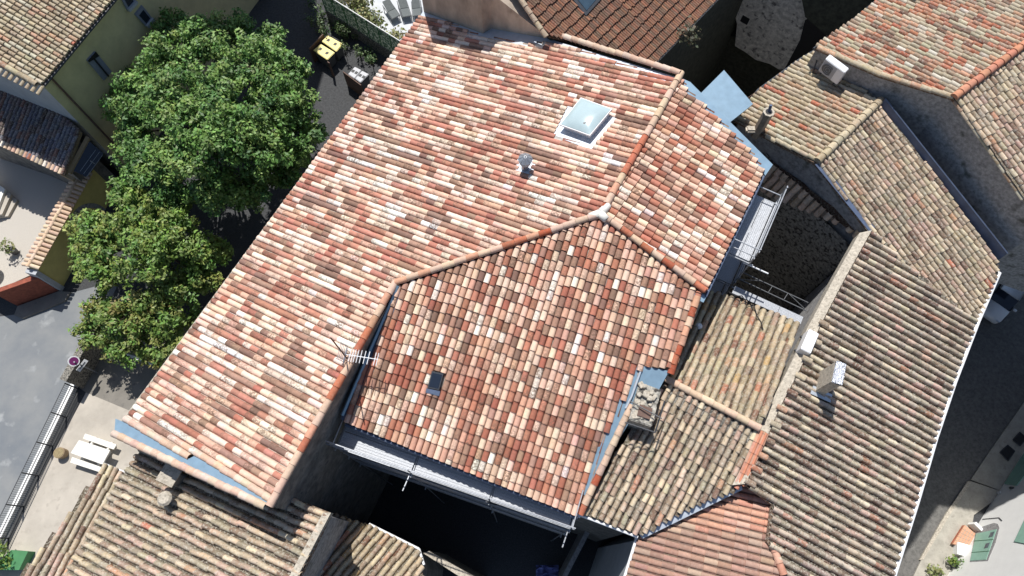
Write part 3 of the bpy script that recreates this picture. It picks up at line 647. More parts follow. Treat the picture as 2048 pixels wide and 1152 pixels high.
# ruined pale house beyond the dark courtyard
ruin = thing("house", "pale roughcast house with an arched doorway across the dark top courtyard", "house", U(1560, 60, ZG))
RA, RB = U(1470, 93, 3.0), U(1566, 143, 3.0); dv = nrm((RB - RA)[:2])
def wallpoly(px, A, B): return [VH(*q, A, B) for q in px]
mb = MB(); d_ = np.array([dv[1], -dv[0], 0]); d_ = d_ if d_[1] > 0 else -d_
mb.slab(wallpoly([(1470, 92), (1490, 104), (1512, 120), (1540, 128), (1566, 144), (1585, 156), (1665, 62), (1682, 44), (1625, -5), (1600, -60), (1455, -60), (1463, 0), (1474, 48)], RA, RB), 6, -d_)
mb.build("wall", "roughcast", ruin)
MB().slab([p + d_ * .35 for p in wallpoly([(1430, 60), (1470, 88), (1512, 116), (1566, 140), (1585, 150), (1668, 60), (1720, 160), (1600, 280), (1400, 220)], RA, RB)], 5, -d_).build("added_base_wall", "shade_dark_wall", ruin)  # added lower wall, its near-black colour stands for courtyard shade
MB().slab([p - d_ * .5 for p in wallpoly([(1600, -90), (1860, -90), (1860, -30), (1690, 80), (1620, 20)], RA, RB)], .4, -d_).build("wall", "shade_dark_wall", ruin)["label"] = "added back wall coloured dark to stand for shade"
mb = MB().slab([p - d_ * .01 for p in wallpoly([(1486, 30), (1500, 38), (1494, 50), (1480, 42)], RA, RB)], .02, -d_); mb.build("window", "black", ruin)
mb = MB().slab([p - d_ * .012 for p in wallpoly([(1568, 140), (1600, 80), (1610, 40), (1618, 36), (1662, 56), (1606, 150)], RA, RB)], .02, -d_); mb.build("doorway", "black", ruin)

# ================================================================== OLD HOUSE BOTTOM LEFT
bl = thing("house", "old house bottom left with lichen covered brown tiles and two small vents", "house", U(400, 1080, ZG))
P9 = fitpx((250, 946, 7.1), (135, 1145, 7.1), (655, 1032, 8.7)); px9 = [(250, 946), (285, 896), (560, 985), (662, 1026), (602, 1150), (540, 1260), (60, 1270), (133, 1147)]
roof("roof", bl, P9, px9, OLD, "old_tile", pitch=.255, tdir=((480, 1100), (330, 1026)), wob=.012, rad=.09, hh=.135, pandepth=.015, pandark=.22, taper=.93, rowjit=.12, exp=.36, label="broad lichened slope", lift=.03)
px10 = [(212, 930), (250, 946), (138, 1146), (80, 1260), (-40, 1250), (45, 1150), (130, 1045)]
P10 = fitpx((215, 930, 5.9), (250, 946, 5.9), (95, 1150, 6.9))
roof("roof", bl, P10, px10, OLD, "old_tile", pitch=.24, tdir=((120, 1130), (226, 940)), wob=.012, rad=.09, hh=.12, pandark=.22, rowjit=.1, exp=.45, label="narrow lower strip of tiles beside the terrace")
gutter("gutter", bl, on(P9, (252, 944), (134, 1146), (60, 1272), up=-.02), "mortar", .035)
gutter("gutter", bl, on(P10, (208, 927), (254, 946), up=.0), "white_plastic", .03)
walls("wall", bl, "render_grey", [(P9, px9, ()), (P10, px10, ())], d=.12)
mb = MB(); A, B = P9.hit(664, 1026), P9.hit(540, 1262); mb.slab([A + Z3 * .14, B + Z3 * .14, B + np.array([-.26, 0, .1]), A + np.array([-.26, 0, .1])], .3); mb.build("ridge_mortar", "mortar", bl)
c9, b, ox, oy = prism_chimney("chimney", (357, 957), P9, .52, .4, .62, R(-24), "render_dark", bl, "square chimney with a pale slab half in shadow")
cbox(MB(), b[0] - .02, b[1] + .02, b[2] + .622, b[2] + .68, .31, .28, ox, oy).build("slab", "mortar", c9)
p = P9.hit(345, 1000); cw = MB().tube(p - Z3 * .2, p + Z3 * .5, .13, 12).build("cowl", "galvanised", bl); MB().tube(p + Z3 * .55, p + Z3 * .62, .24, 12, .17).build("cap", "mortar", cw)
cw["label"] = "round metal cowl on the lichened slope"

# low house at the bottom
lowh = thing("house", "low tiled house at the bottom edge half in the shadow of the old house", "house", U(760, 1120, ZG))
P11 = fitpx((750, 1056, 5.2), (838, 1102, 5.2), (690, 1180, 5.9)); px11 = [(655, 1024), (750, 1056), (838, 1102), (846, 1140), (830, 1260), (560, 1260), (600, 1150)]
roof("roof", lowh, P11, px11, OLDB, "mid_tile", pitch=.235, tdir=((710, 1150), (778, 1070)), wob=.01, rad=.09, hh=.11, pandark=.28, rowjit=.06, exp=.36)
walls("wall", lowh, "render_dark", [(P11, px11, ())], d=.12)
gutter("gutter", lowh, on(P11, (738, 1048), (838, 1098), (848, 1130), up=.0), "white_plastic", .045)

# salmon roof at the bottom right
sal = thing("house", "house at the bottom with a uniform salmon interlocking tile roof", "house", U(1420, 1100, ZG))
P12 = fitpx((1275, 1074, 8.1), (1252, 1152, 8.1), (1556, 1050, 8.75)); px12 = [(1276, 1074), (1300, 1064), (1392, 1014), (1482, 970), (1558, 1000), (1545, 1080), (1572, 1150), (1600, 1250), (1220, 1250), (1252, 1152)]
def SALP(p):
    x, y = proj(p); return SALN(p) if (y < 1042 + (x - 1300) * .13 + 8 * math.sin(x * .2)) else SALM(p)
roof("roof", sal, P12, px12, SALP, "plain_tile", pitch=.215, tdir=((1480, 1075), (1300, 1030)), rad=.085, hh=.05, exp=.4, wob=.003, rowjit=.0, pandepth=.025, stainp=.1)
walls("wall", sal, "render_pale", [(P12, px12, ())], d=.1)
gutter("gutter", sal, on(P12, (1274, 1074), (1250, 1152), (1220, 1252), up=.0), "white_plastic", .05)
ridge("verge_tiles", sal, on(P12, (1566, 1150), (1540, 1082), (1552, 1008), up=.05), SALN, "plain_tile", r=.12)

# ================================================================== THE YELLOW HOUSE TOP LEFT
yel = thing("house", "tall yellow rendered house top left with grey shutters and cream tiles", "house", U(120, 120, ZG))
P13 = fitpx((226, 0, 4.9), (86, 166, 4.9), (20, 20, 5.7)); px13 = [(226, 0), (86, 168), (60, 164), (20, 138), (-10, 120), (-140, 60), (-60, -160), (330, -140)]
roof("roof", yel, P13, px13, OLDY, "mid_tile", pitch=.225, tdir=((60, 40), (160, 100)), wob=.008, rad=.09, hh=.1, pandark=.3, rowjit=.05, exp=.36)
ridge("verge_tiles", yel, on(P13, (-140, 62), (-8, 122), (72, 168), up=.0), OLDY, "mid_tile", r=.14, L=.3)
T = Tiles()
for i in range(11):
    t = i / 10; p = P13.hit(-30 + 112 * t, 116 + 58 * t) - Z3 * .1; ax = nrm(np.array([.42, .85, .18])); T.cover(p - ax * .38, ax, nrm(np.cross(ax, Z3)), Z3, .5, .1, .09, .09, .08, OLDY(), .6)
T.build("hip_tiles", "mid_tile", yel)
WA, WB = U(226, 2, 4.8), U(84, 170, 4.8); wd = nrm((WB - WA)[:2]); wo = np.array([-wd[1], wd[0]]); wo = wo if wo[0] > 0 else -wo
WA2 = WA[:2] - wo * .28; WB2 = WB[:2] - wo * .28 - wd * .1; ext = WA2 - wd * 12
side = np.array([-wo[0], -wo[1]]); 
mb = MB(); bk = -wo * 9
q = [ext, WB2, WB2 + bk, ext + bk]; mb.add([np.array([*p, 4.75]) for p in q] + [np.array([*p, ZG - .3]) for p in q], [(0, 1, 5, 4)]); mb.build("wall", "render_yellow", yel)
mb = MB(); mb.add([np.array([*p, 4.7]) for p in q] + [np.array([*p, ZG - .3]) for p in q], [(1, 2, 6, 5), (2, 3, 7, 6), (3, 0, 4, 7)]); w = mb.build("wall", "render_pale", yel); w["label"] = "pale grey end wall above the lean-to"
w0, w1 = U(380, -10, ZG)[:2], U(548, -10, ZG)[:2]; wq = [w0, w1, w1 + [1, 7], w0 + [-1, 7]]
MB().slab([np.array([*p, 20.0]) for p in wq], 23.8).build("shade_block", "render_yellow", yel)  # unseen tall block, added only to throw shade on the alley
def on_wall(px, out=.0): return [VH(*p, WA2, WB2) + np.array([*wo, 0]) * out for p in px]
nW = np.array([*wo, 0])
for px, lab in (([(172, 120), (188, 102), (221, 142), (206, 160)], "upper window with closed grey shutters"), ([(268, 28), (282, 10), (304, 38), (292, 54)], "window with its pale reveal showing"), ([(236, -12), (254, -26), (270, 4), (254, 22)], "window at the top edge of the photo")):
    fr = MB().slab(on_wall(px, .09), .12, nW).build("window", "shutter_grey", yel); fr["label"] = lab
    P_ = on_wall(px, .1); c = sum(P_) / 4
    if "closed" in lab:
        a, b = P_[0] * .5 + P_[1] * .5, P_[2] * .5 + P_[3] * .5
        MB().tube(a + nW * .02, b + nW * .02, .045, 6).build("shutter_gap", "black", fr)
        MB().slab([P_[0] + nW * .03, P_[1] + nW * .03, P_[1] * .8 + P_[2] * .2 + nW * .03, P_[0] * .93 + P_[3] * .07 + nW * .03], .02, nW).build("reveal", "black", fr)
    else:
        MB().slab([c + (p_ - c) * .62 + nW * .004 for p_ in P_], .01, nW).build("pane", "glass_dark", fr)
        MB().slab([P_[2] + nW * .12, P_[3] + nW * .12, P_[3] * .85 + P_[0] * .15 + nW * .12, P_[2] * .85 + P_[1] * .15 + nW * .12], .16, nW).build("sill", "render_pale", fr)
mb = MB(); dp = [WA2 * .0 + WB2 - wd * .55 + wo * .06]; mb.tube(np.array([*dp[0], 4.7]), np.array([*dp[0], ZG]), .05, 8); mb.build("downpipe", "brown_panel", yel)
gutter("gutter", yel, [p - Z3 * .08 for p in (P13.hit(330, -142), P13.hit(227, 1), P13.hit(86, 170))], "dark_metal", .06)

# shaded lean-to beside the yellow house
lean = thing("lean_to", "shaded lean-to with dark tiles and a sunlit eaves row beside the yellow house", "lean-to", U(60, 300, ZG))  # dark tile colours stand for shade, paler eaves row for sunlight
P14 = fitpx((0, 288, 1.0), (124, 346, 1.0), (80, 195, 1.75)); px14 = [(-120, 240), (-60, 118), (50, 172), (158, 258), (128, 350), (0, 290)]
roof("roof", lean, P14, px14, SHADED, "mid_tile", pitch=.235, wob=.008, rad=.1, hh=.095, rowjit=.08, exp=.42, tdir=((80, 220), (50, 300)))
T = Tiles()
for i in range(17):
    t = i / 16; p = P14.hit(-2 + 124 * t, 290 + 58 * t) + Z3 * .05; ax = nrm(P14.hit(80, 220) - P14.hit(50, 300)); T.cover(p - ax * .03, ax, nrm(np.cross(ax, P14.normal())), P14.normal(), .3, .105, .1, .1, .095, random.choice((OLDY, CREAM, NEWC))(), 0)
T.build("eaves_tiles", "plain_tile", lean)  # sunlight on the row ends is put into paler tile colours
walls("wall", lean, "render_dark", [(P14, [(-120, 240), (-60, 118), (50, 172), (150, 256), (120, 336), (0, 280)], ())], d=.3, zb=ZG)
sheet("porch_glass", lean, fitpx((140, 338, .6), (172, 277, .9), (207, 307, .2)), [(140, 338), (172, 277), (207, 307), (172, 354)], "glass_dark", 0, .05)
mb = MB(); pg = fitpx((140, 338, .6), (172, 277, .9), (207, 307, .2))
for a, b in (((136, 345), (174, 274)), ((128, 346), (158, 262))): mb.slab([pg.hit(*a) + Z3 * .1, pg.hit(*b) + Z3 * .1, pg.hit(b[0] + 7, b[1] + 4) + Z3 * .1, pg.hit(a[0] + 7, a[1] + 4) + Z3 * .1], .12)
mb.slab([pg.hit(124, 342) + Z3 * .05, pg.hit(150, 356) + Z3 * .05, pg.hit(146, 362) + Z3 * .05, pg.hit(120, 349) + Z3 * .05], .15)
mb.build("timber_edge", "wood", lean)
mb = MB()
for a, b in (((170, 350), (202, 306)), ((163, 345), (194, 302)), ((176, 356), (208, 312)), ((183, 324), (192, 330))): mb.tube(pg.hit(*a) + Z3 * .12, pg.hit(*b) + Z3 * .12, .012, 4)
mb.build("rail", "galvanised", lean)
# ================================================================== SCAFFOLDS
def scaffold(name, label, A, B, width, z, inner, bays, lifts, rails=(.5, 1.0), top_in=.2):
    """A, B plan ends of the outer edge; inner: unit plan vector towards the wall"""
    A = np.array(A[:2]); B = np.array(B[:2]); I = np.array(inner); t = thing(name, label, "scaffold", (*A, ZG))
    d = nrm(B - A); Ln = np.linalg.norm(B - A); P = lambda u, w, h: np.array([*(A + d * u + I * w), h])
    for zz in lifts:
        for k in range(bays):
            u0, u1 = Ln * k / bays + .05, Ln * (k + 1) / bays - .05
            if zz == z:
                for w0, w1 in ((.05, width * .5 - .012), (width * .5 + .012, width - .04)):
                    mb = MB().slab([P(u0, w0, zz), P(u1, w0, zz), P(u1, w1, zz), P(u0, w1, zz)], .05)
                    for q in np.linspace(w0 + .03, w1 - .03, 6): mb.tube(P(u0, q, zz + .004), P(u1, q, zz + .004), .007, 4)
                    mb.build("deck", "deck_metal", t)
            else: MB().slab([P(u0, .05, zz), P(u1, .05, zz), P(u1, width, zz), P(u0, width, zz)], .05).build("deck", "deck_metal", t)
    for k in range(bays + 1):
        u = Ln * k / bays
        MB().tube(P(u, 0, ZG), P(u, 0, z + 1.08), .026, 6).build("standard", "galvanised", t)
        MB().tube(P(u, width, ZG), P(u, width, z + top_in), .026, 6).build("standard", "galvanised", t)
        for zz in lifts: MB().tube(P(u, -.12, zz - .06), P(u, width + .04, zz - .06), .026, 6).build("transom", "galvanised", t)
    for zz in lifts:
        mb = MB()
        for h in rails: mb.tube(P(-.1, 0, zz + h), P(Ln + .1, 0, zz + h), .024, 6)
        mb.build("guard_rail", "galvanised", t)
        MB().slab([P(0, -.02, zz + .12), P(Ln, -.02, zz + .16), P(Ln, .02, zz + .12), P(0, .02, zz + .12)], .11).build("toe_board", "deck_metal", t)
    for u, w in ((0, 0), (Ln, 0)):
        mb = MB(); mb.tube(P(u, 0, z + .5), P(u, width, z + .5), .022, 6)
        if u: mb.tube(P(u, 0, z + 1), P(u, width, z + 1), .022, 6)
        mb.build("end_rail", "galvanised", t)
    return t, P, Ln
A = U(672, 894, 8.0); B = U(1140, 1058, 8.0); dd = nrm((B - A)[:2]); I = np.array([-dd[1], dd[0]])
sc1, P, Ln = scaffold("scaffold", "long scaffold with metal decks under the lower eaves of the new roof", A, B, 1.15, 8.0, I, 3, (8.0, 6.0, 4.0))
for u in (Ln / 3 * .98, Ln * .995): MB().tube(P(u, .1, 7.95), P(u - .03, -.6, 7.97), .025, 6).build("loose_tube", "galvanised", sc1)
MB().tube(P(Ln * .66, -.1, 8.6), P(Ln * .69, .02, 7.0), .03, 6).build("brace", "dark_metal", sc1)
MB().tube(P(-.9, -.02, 8.2), P(2.0, -.02, 8.25), .03, 6).tube(P(-.9, .06, 8.25), P(1.2, .03, 8.25), .025, 6).build("loose_tube", "galvanised", sc1)
A = U(1552, 406, 10.05); B = U(1500, 526, 10.05); dd = nrm((B - A)[:2]); I = np.array([dd[1], -dd[0]])
sc2, P, Ln = scaffold("scaffold", "short scaffold tower with one pale deck above the walled well", A, B, .86, 10.05, I, 1, (10.05, 8.0, 6.0))
MB().tube(P(Ln, .2, 9.9), P(Ln, -.7, 9.9), .03, 6).build("loose_tube", "white_plastic", sc2)
A = U(1470, 572, 8.75); B = U(1606, 634, 8.75); dd = nrm((B - A)[:2]); I = np.array([dd[1], -dd[0]])
wk = thing("walkway", "narrow metal grating walkway along the top edge of the bleached annex tiles", "walkway", (*A[:2], 8.7))
Pw = lambda u, w, h: np.array([*(A[:2] + (B - A)[:2] * u + I * w), h])
for u0, u1 in ((0, .33), (.34, .66), (.67, 1)):
    mb = MB().slab([Pw(u0, 0, 8.76), Pw(u1, 0, 8.76), Pw(u1, .3, 8.76), Pw(u0, .3, 8.76)], .05)
    for q in np.linspace(u0, u1, 22): mb.tube(Pw(q, 0, 8.768), Pw(q, .3, 8.768), .008, 4)
    mb.build("grating", "deck_metal", wk)
mb = MB(); mb.tube(Pw(.0, -.32, 8.75), Pw(1.02, -.3, 8.7), .022, 6).tube(Pw(.0, -.62, 8.75), Pw(1.0, -.62, 8.7), .022, 6)
for u, v in ((.0, .3), (.55, .3), (.55, .62), (.95, .62)): pass
for a, b in ((.02, .3), (.45, .47), (.68, .70), (.98, .7)): mb.tube(Pw(a, -.32, 8.75), Pw(b, -.62, 8.74), .012, 5)
mb.build("lattice_girder", "bin_grey", wk)
hose = MB().path([U(1458, 584, 8.95), U(1470, 592, 8.98), U(1484, 592, 8.98), U(1494, 606, 8.98), U(1508, 612, 8.98), U(1514, 632, 8.98), U(1522, 644, 9.0), U(1526, 660, 9.05)], .02, 5).build("cable", "rubber")
tag(hose, "thin black cable looping over the bleached annex tiles by the walkway", "cable")

# ================================================================== THINGS ON THE ROOFS
def ac_unit(label, p0, p1, zb, h, depth, back, fan=True):
    """p0,p1: bottom front edge; back: plan vector away from the front"""
    a, b = np.array(p0, float), np.array(p1, float); x = nrm((b - a) * [1, 1, 0]); y = np.array([*nrm(back), 0]); w = np.linalg.norm((b - a)[:2])
    c = (a + b) / 2 + y * depth / 2 + Z3 * h / 2; t = thing("air_conditioner", label, "air conditioner", (c[0], c[1], zb))
    MB().box(c, x, y, Z3, w / 2, depth / 2, h / 2).build("casing", "white_plastic", t, bevel=.02)
    f = (a + b) / 2 - y * .012 + Z3 * h / 2
    if fan:
        cc = f - x * w * .16; MB().box(f - x * w * .16 + y * .004, x, y, Z3, w * .32, .006, h * .45).build("grille_panel", "grey_lid", t)
        mb = MB(); mb.tube(cc - y * .004, cc - y * .012, h * .36, 20); g = mb.build("fan_opening", "bin_grey", t)
        mb = MB()
        for r in (.12, .24, .35):
            pts = [cc - y * .02 + (x * math.cos(q) + Z3 * math.sin(q)) * h * r for q in np.linspace(0, 2 * math.pi, 17)]; mb.path(pts, .006, 4)
        mb.build("fan_guard", "grey_lid", g)
    mb = MB()
    for s in (-.35, .35): mb.box((a + b) / 2 + x * w * s + y * depth / 2 - Z3 * .06, x, y, Z3, .03, depth * .6, .05)
    for i, s in enumerate((-.35, .35)):
        q = MB().box((a + b) / 2 + x * w * s + y * depth / 2 - Z3 * .06, x, y, Z3, .03, depth * .62, .05).build("bracket", "dark_metal", t)
    return t, a, b, x, y
bk = (U(1664, 105, 10.4) - U(1653, 116, 10.4))[:2]
a1, *_r = ac_unit("white air conditioner with a round fan grille on the bare grey gable", U(1636, 142, 9.7), U(1673, 170, 9.7), 9.7, .7, .3, bk)
MB().path([U(1634, 120, 9.7), U(1628, 138, 9.4), U(1624, 150, 8.9)], .03, 5).path([U(1676, 172, 9.7), U(1692, 186, 9.5), U(1700, 192, 9.4)], .035, 6).build("pipe", "dark_metal", a1)
bk = (U(1613, 657, 9.6) - U(1596, 650, 9.6))[:2]
a2, *_r = ac_unit("small white air conditioner lying against the mortar edge of the long grey roof", U(1590, 706, 9.05), U(1607, 667, 9.05), 9.05, .5, .34, (U(1629, 665, 9.6) - U(1613, 657, 9.6))[:2], fan=False)

# tv aerial
ap = U(691, 713, 10.3)
an = thing("tv_aerial", "tv aerial on a thin mast at the high verge of the new roof", "aerial", (ap[0], ap[1], 8.7))
MB().tube((*ap[:2], 8.4), (*ap[:2], 12.2), .022, 6).build("mast", "brown_panel", an)
b0, b1 = U(692, 709, 10.35), U(756, 719, 10.35); MB().tube(b0, b1, .014, 5).build("boom", "white_plastic", an)
bd = nrm(b1 - b0); be = np.array([-bd[1], bd[0], 0])
for i, t in enumerate((.12, .2, .27, .36, .46, .58, .7, .9, .98)):
    c = b0 + (b1 - b0) * t; MB().tube(c - be * .21, c + be * .21, .012, 5).build("element", "white_plastic", an)
mb = MB()
for s in (-1, 1):
    for k in range(5): c = b0 + bd * (-.02 - .03 * k) + Z3 * s * (.06 + .07 * k); mb.tube(c - be * .26, c + be * .26, .01, 5)
    for q in (-.26, 0, .26): mb.tube(b0 + be * q + Z3 * s * .05, b0 + be * q - bd * .16 + Z3 * s * .36, .01, 5)
mb.build("reflector", "galvanised", an)
bp = np.array([*ap[:2], 9.0]); MB().tube(bp, bp + np.array([.16, -.08, 0]), .03, 6).box(bp + np.array([.05, -.02, -.1]), np.array([1, 0, 0]), np.array([0, 1, 0]), Z3, .09, .06, .08).build("bracket", "dark_metal", an)

# ================================================================== PLANTS
def leaves(name, centres, per, size, cols, parent, up_bias=.35, shell=.5, aspect=1.5):
    """leaf sized faces spread through clumps (centre, radius)"""
    P = []; Nn = []; C = []
    cols = np.array(cols)
    for c, r in centres:
        k = max(8, int(per * r * r)); d = rng.normal(size=(k, 3)); d /= np.linalg.norm(d, axis=1)[:, None]; d[:, 2] += up_bias * .5
        rr = r * (shell + (1.12 - shell) * rng.random(k) ** .6)
        p = np.array(c) + d * rr[:, None] * np.array([1, 1, .85]) + rng.normal(0, .05 * r, (k, 3)); P.append(p)
        nn = d * .7 + rng.normal(0, .55, (k, 3)); nn[:, 2] += up_bias; Nn.append(nn)
        base = cols[rng.integers(len(cols))] * .55 + cols[rng.integers(len(cols))] * .45
        C.append(np.clip(base * (1 + rng.normal(0, .24, (k, 1))) * (1 + rng.normal(0, .07, (k, 3))), .008, .6))
    P = np.vstack(P); Nn = np.vstack(Nn); C = np.vstack(C); n = len(P)
    Nn /= np.linalg.norm(Nn, axis=1)[:, None]; t = rng.normal(size=(n, 3)); t -= Nn * (t * Nn).sum(1)[:, None]; t /= np.linalg.norm(t, axis=1)[:, None]; b = np.cross(Nn, t)
    s = size * rng.uniform(.6, 1.35, n)[:, None]
    # a five pointed outline: tip, shoulder, base, shoulder, lifted tip
    V = np.stack([P - t * s * .5 * aspect, P - t * s * .1 + b * s * .5 - Nn * s * .12, P + t * s * .5 * aspect, P - t * s * .1 - b * s * .5 - Nn * s * .12], 1).reshape(-1, 3) - parent_loc(parent)
    me = bpy.data.meshes.new(name); me.vertices.add(4 * n); me.vertices.foreach_set("co", V.astype(np.float32).ravel())
    me.loops.add(4 * n); me.loops.foreach_set("vertex_index", np.arange(4 * n, dtype=np.int32)); me.polygons.add(n)
    me.polygons.foreach_set("loop_start", np.arange(0, 4 * n, 4, dtype=np.int32)); me.polygons.foreach_set("loop_total", np.full(n, 4, np.int32))
    a = me.attributes.new("tcol", 'FLOAT_COLOR', 'POINT'); cc = np.repeat(np.hstack([C, np.ones((n, 1))]), 4, 0); a.data.foreach_set("color", cc.astype(np.float32).ravel())
    me.materials.append(MATS["leaf"]); me.update(calc_edges=True); me.validate()
    o = bpy.data.objects.new(name, me); COL.objects.link(o)
    if parent is not None: o.parent = parent
    return o
G1 = [(.13, .255, .055), (.10, .205, .05), (.175, .31, .07), (.075, .165, .045), (.24, .34, .09)]
G2 = [(.15, .27, .055), (.20, .31, .06), (.25, .29, .07), (.11, .215, .05)]
G3 = [(.15, .26, .055), (.22, .28, .065), (.25, .24, .07), (.14, .26, .05)]
def tree(name, label, base, lobes, cols, per=520, size=.105, sprays=30):
    """lobes: (px, py, z, radius) main boughs; the crown is many small leaf sprays carried by their twigs"""
    t = thing(name, label, "tree", base); base = np.array(base); cl = []
    mb = MB(); fork = base + Z3 * 2.4; mb.tube(base - Z3 * .2, fork, .24, 10, .17)
    for x, y, z, r in lobes:
        c = U(x, y, z); mid = fork * .5 + c * .5 + rng.normal(0, .25, 3); mb.tube(fork, mid, .1, 6, .07); mb.tube(mid, c, .07, 5, .02)
        k = int(sprays * r * r) + 4
        for i in range(k):
            d = rng.normal(size=3); d /= np.linalg.norm(d); d[2] = d[2] * .8 + .25; rr = rng.uniform(.22, .42)
            p = c + d * r * rng.uniform(.45, 1.12) * np.array([1, 1, .8]); cl.append((p, rr))
            if i % 4 == 0: mb.tube(c, p, .02, 4, .006)
    mb.build("trunk", "bark", t); leaves("crown", cl, per, size, cols, t, up_bias=.6, shell=.1, aspect=2.0)
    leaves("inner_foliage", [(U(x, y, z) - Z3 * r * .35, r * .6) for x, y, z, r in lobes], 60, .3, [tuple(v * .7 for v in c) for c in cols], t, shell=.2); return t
T1 = [(430, 200, 3.6, 1.7), (330, 130, 2.6, 1.5), (285, 215, 2.2, 1.5), (290, 320, 1.6, 1.3), (395, 300, 3.0, 1.6), (500, 130, 3.0, 1.6), (555, 215, 2.6, 1.6), (520, 300, 2.4, 1.6), (440, 385, 1.4, 1.3), (350, 395, .9, 1.1), (400, 85, 2.6, 1.3), (590, 290, 1.4, 1.2), (575, 150, 1.6, 1.1), (360, 210, 3.4, 1.4), (460, 270, 3.8, 1.4), (240, 170, .8, .9), (262, 265, .8, .9), (345, 62, 1.6, 1.0), (470, 62, 1.8, 1.1), (535, 90, 1.6, .9), (595, 225, 1.6, 1.1), (500, 385, .6, 1.2), (575, 345, .4, 1.0), (330, 330, 2.0, 1.2), (250, 225, 1.2, .9), (625, 265, .4, .6)]
tree("tree", "largest tree, a broad dark green crown beside the yellow house", U(452, 300, ZG), T1, G1)
T2 = [(270, 440, 1.0, 1.3), (200, 470, .2, 1.1), (340, 440, .6, 1.2), (300, 520, 1.0, 1.3), (215, 540, 0, 1.1), (390, 510, -.4, 1.1), (365, 575, -.4, 1.0), (270, 395, .2, 1.0), (180, 520, -.6, .8), (435, 500, -1.2, .8), (330, 480, 1.3, 1.1), (165, 470, -.8, .7), (410, 560, -1.2, .8)]
tree("tree", "middle sized tree with yellowish leaf tips between the largest tree and the street corner", U(315, 520, ZG), T2, G2)
T3 = [(250, 635, -.2, 1.15), (200, 620, -.6, .9), (320, 640, -.4, 1.0), (270, 690, -.8, 1.0), (345, 690, -1.0, .85), (310, 600, -.2, .9), (185, 665, -1.2, .7), (320, 715, -1.6, .6), (380, 640, -1.4, .7), (230, 690, -1.2, .7)]
tree("tree", "smallest tree, yellow tinged and overhanging the stone wall by the road", U(290, 660, ZG), T3, G3, per=480, sprays=24)
def shrub(name, label, px, z, h, r, cols, size=.13, per=420, n=5, cat="shrub", group=None):
    b = U(*px, z); t = thing(name, label, cat, b, group); cl = []; mb = MB()
    for i in range(n):
        a = rng.uniform(0, 6.28); q = r * .55 * math.sqrt(rng.random()); c = b + np.array([math.cos(a) * q, math.sin(a) * q, h * rng.uniform(.45, .85)]); cl.append((c, r * rng.uniform(.4, .6))); mb.tube(b, c, .025, 5, .008)
    mb.build("stems", "bark", t); leaves("foliage", cl, per, size, cols, t); return t
PG = [(.22, .26, .09), (.16, .22, .06), (.28, .27, .12)]
shrub("shrub", "pale feathery shrub nearest the top edge behind the green screen fence", (716, 24), ZG, 1.6, 1.2, PG)
shrub("shrub", "yellow green shrub behind the fence next to the sun loungers", (752, 62), ZG, 1.4, 1.1, PG)
shrub("shrub", "lowest of the pale shrubs, squeezed between fence and new roof", (792, 98), ZG, 1.2, .9, PG)
shrub("weed", "straggling weed growing out over the eaves of the flat tiled roof", (1376, 72), 8.9, .3, .75, [(.10, .11, .06), (.13, .11, .07)], size=.1, per=200, n=7, cat="plant")
iv = thing("ivy", "dark straggling ivy along the foot of the green screen fence", "plant", U(690, 90, ZG)); cl = []; mb = MB()
for i in range(34):
    t = rng.random(); w = rng.uniform(-14, 26) * (1 - .3 * t); c = U(604 + 140 * t + w * .5, 10 + 122 * t - w, ZG + rng.uniform(.15, 1.5)); cl.append((c, rng.uniform(.18, .42)))
    mb.tube(c * [1, 1, 0] + Z3 * ZG, c, .015, 4)
mb.build("stems", "bark", iv); leaves("foliage", cl, 420, .1, [(.05, .10, .035), (.07, .13, .04), (.10, .16, .05), (.16, .19, .09)], iv, shell=.2)
# ================================================================== LEFT STREET AND TERRACE
cp = U(72, 540, -1.2); cq = U(186, 338, -1.2); axx = nrm(cq - cp); sdx = nrm(np.cross(axx, Z3))
gw = thing("garden_wall", "yellow garden wall with a cream tiled coping beside the gravel yard", "wall", (*cp[:2], ZG))
Lc = np.linalg.norm(cq - cp); wpt = lambda u, w, z: np.array([*(cp + axx * u + sdx * w)[:2], z])
MB().slab([wpt(0, 0, -1.25), wpt(Lc, 0, -1.25), wpt(Lc, -.45, -1.25), wpt(0, -.45, -1.25)], -ZG - 1.25 + .3).build("wall", "garden_yellow", gw)
T = Tiles(); nrow = int(Lc / .25)
for i in range(nrow):
    u = .12 + i * .25
    for s, c in ((1, .12), (-1, -.56)):
        ax = nrm(-sdx * s + Z3 * .42); p = wpt(u, .16 if s > 0 else -.74, -1.2) + Z3 * .02; n_ = nrm(np.cross(axx * s, ax)); n_ = n_ if n_[2] > 0 else -n_
        T.cover(p, ax, axx, n_, .46, .105, .1, .1, .09, CREAM(), 0)
T.build("coping_tiles", "plain_tile", gw)
ridge("coping_ridge", gw, [wpt(0, -.3, -.98), wpt(Lc, -.3, -.98)], CREAM, "plain_tile", r=.1, L=.4)
mb = MB()
for i in range(24):
    a0, a1 = math.pi * i / 24, math.pi * (i + 1) / 24; cu, r0, r1 = Lc * .55, 1.3, 1.55
    for q0, q1 in ((a0, a1),):
        P4 = [wpt(cu + math.cos(q) * r, .012, ZG + .0 + math.sin(q) * r * 1.3) for q, r in ((q0, r0), (q1, r0), (q1, r1), (q0, r1))]; mb.slab(P4, .02, np.array([*sdx[:2], 0]))
mb.build("arch_surround", "render_grey", gw)
MB().box(wpt(-.12, -.22, (-1.25 + ZG) / 2), axx, sdx, Z3, .13, .3, (-1.25 - ZG) / 2 + .02).build("end_pier", "render_pale", gw)
A, B = U(118, 582, ZG), U(35, 612, ZG); rd = nrm((B - A)[:2])
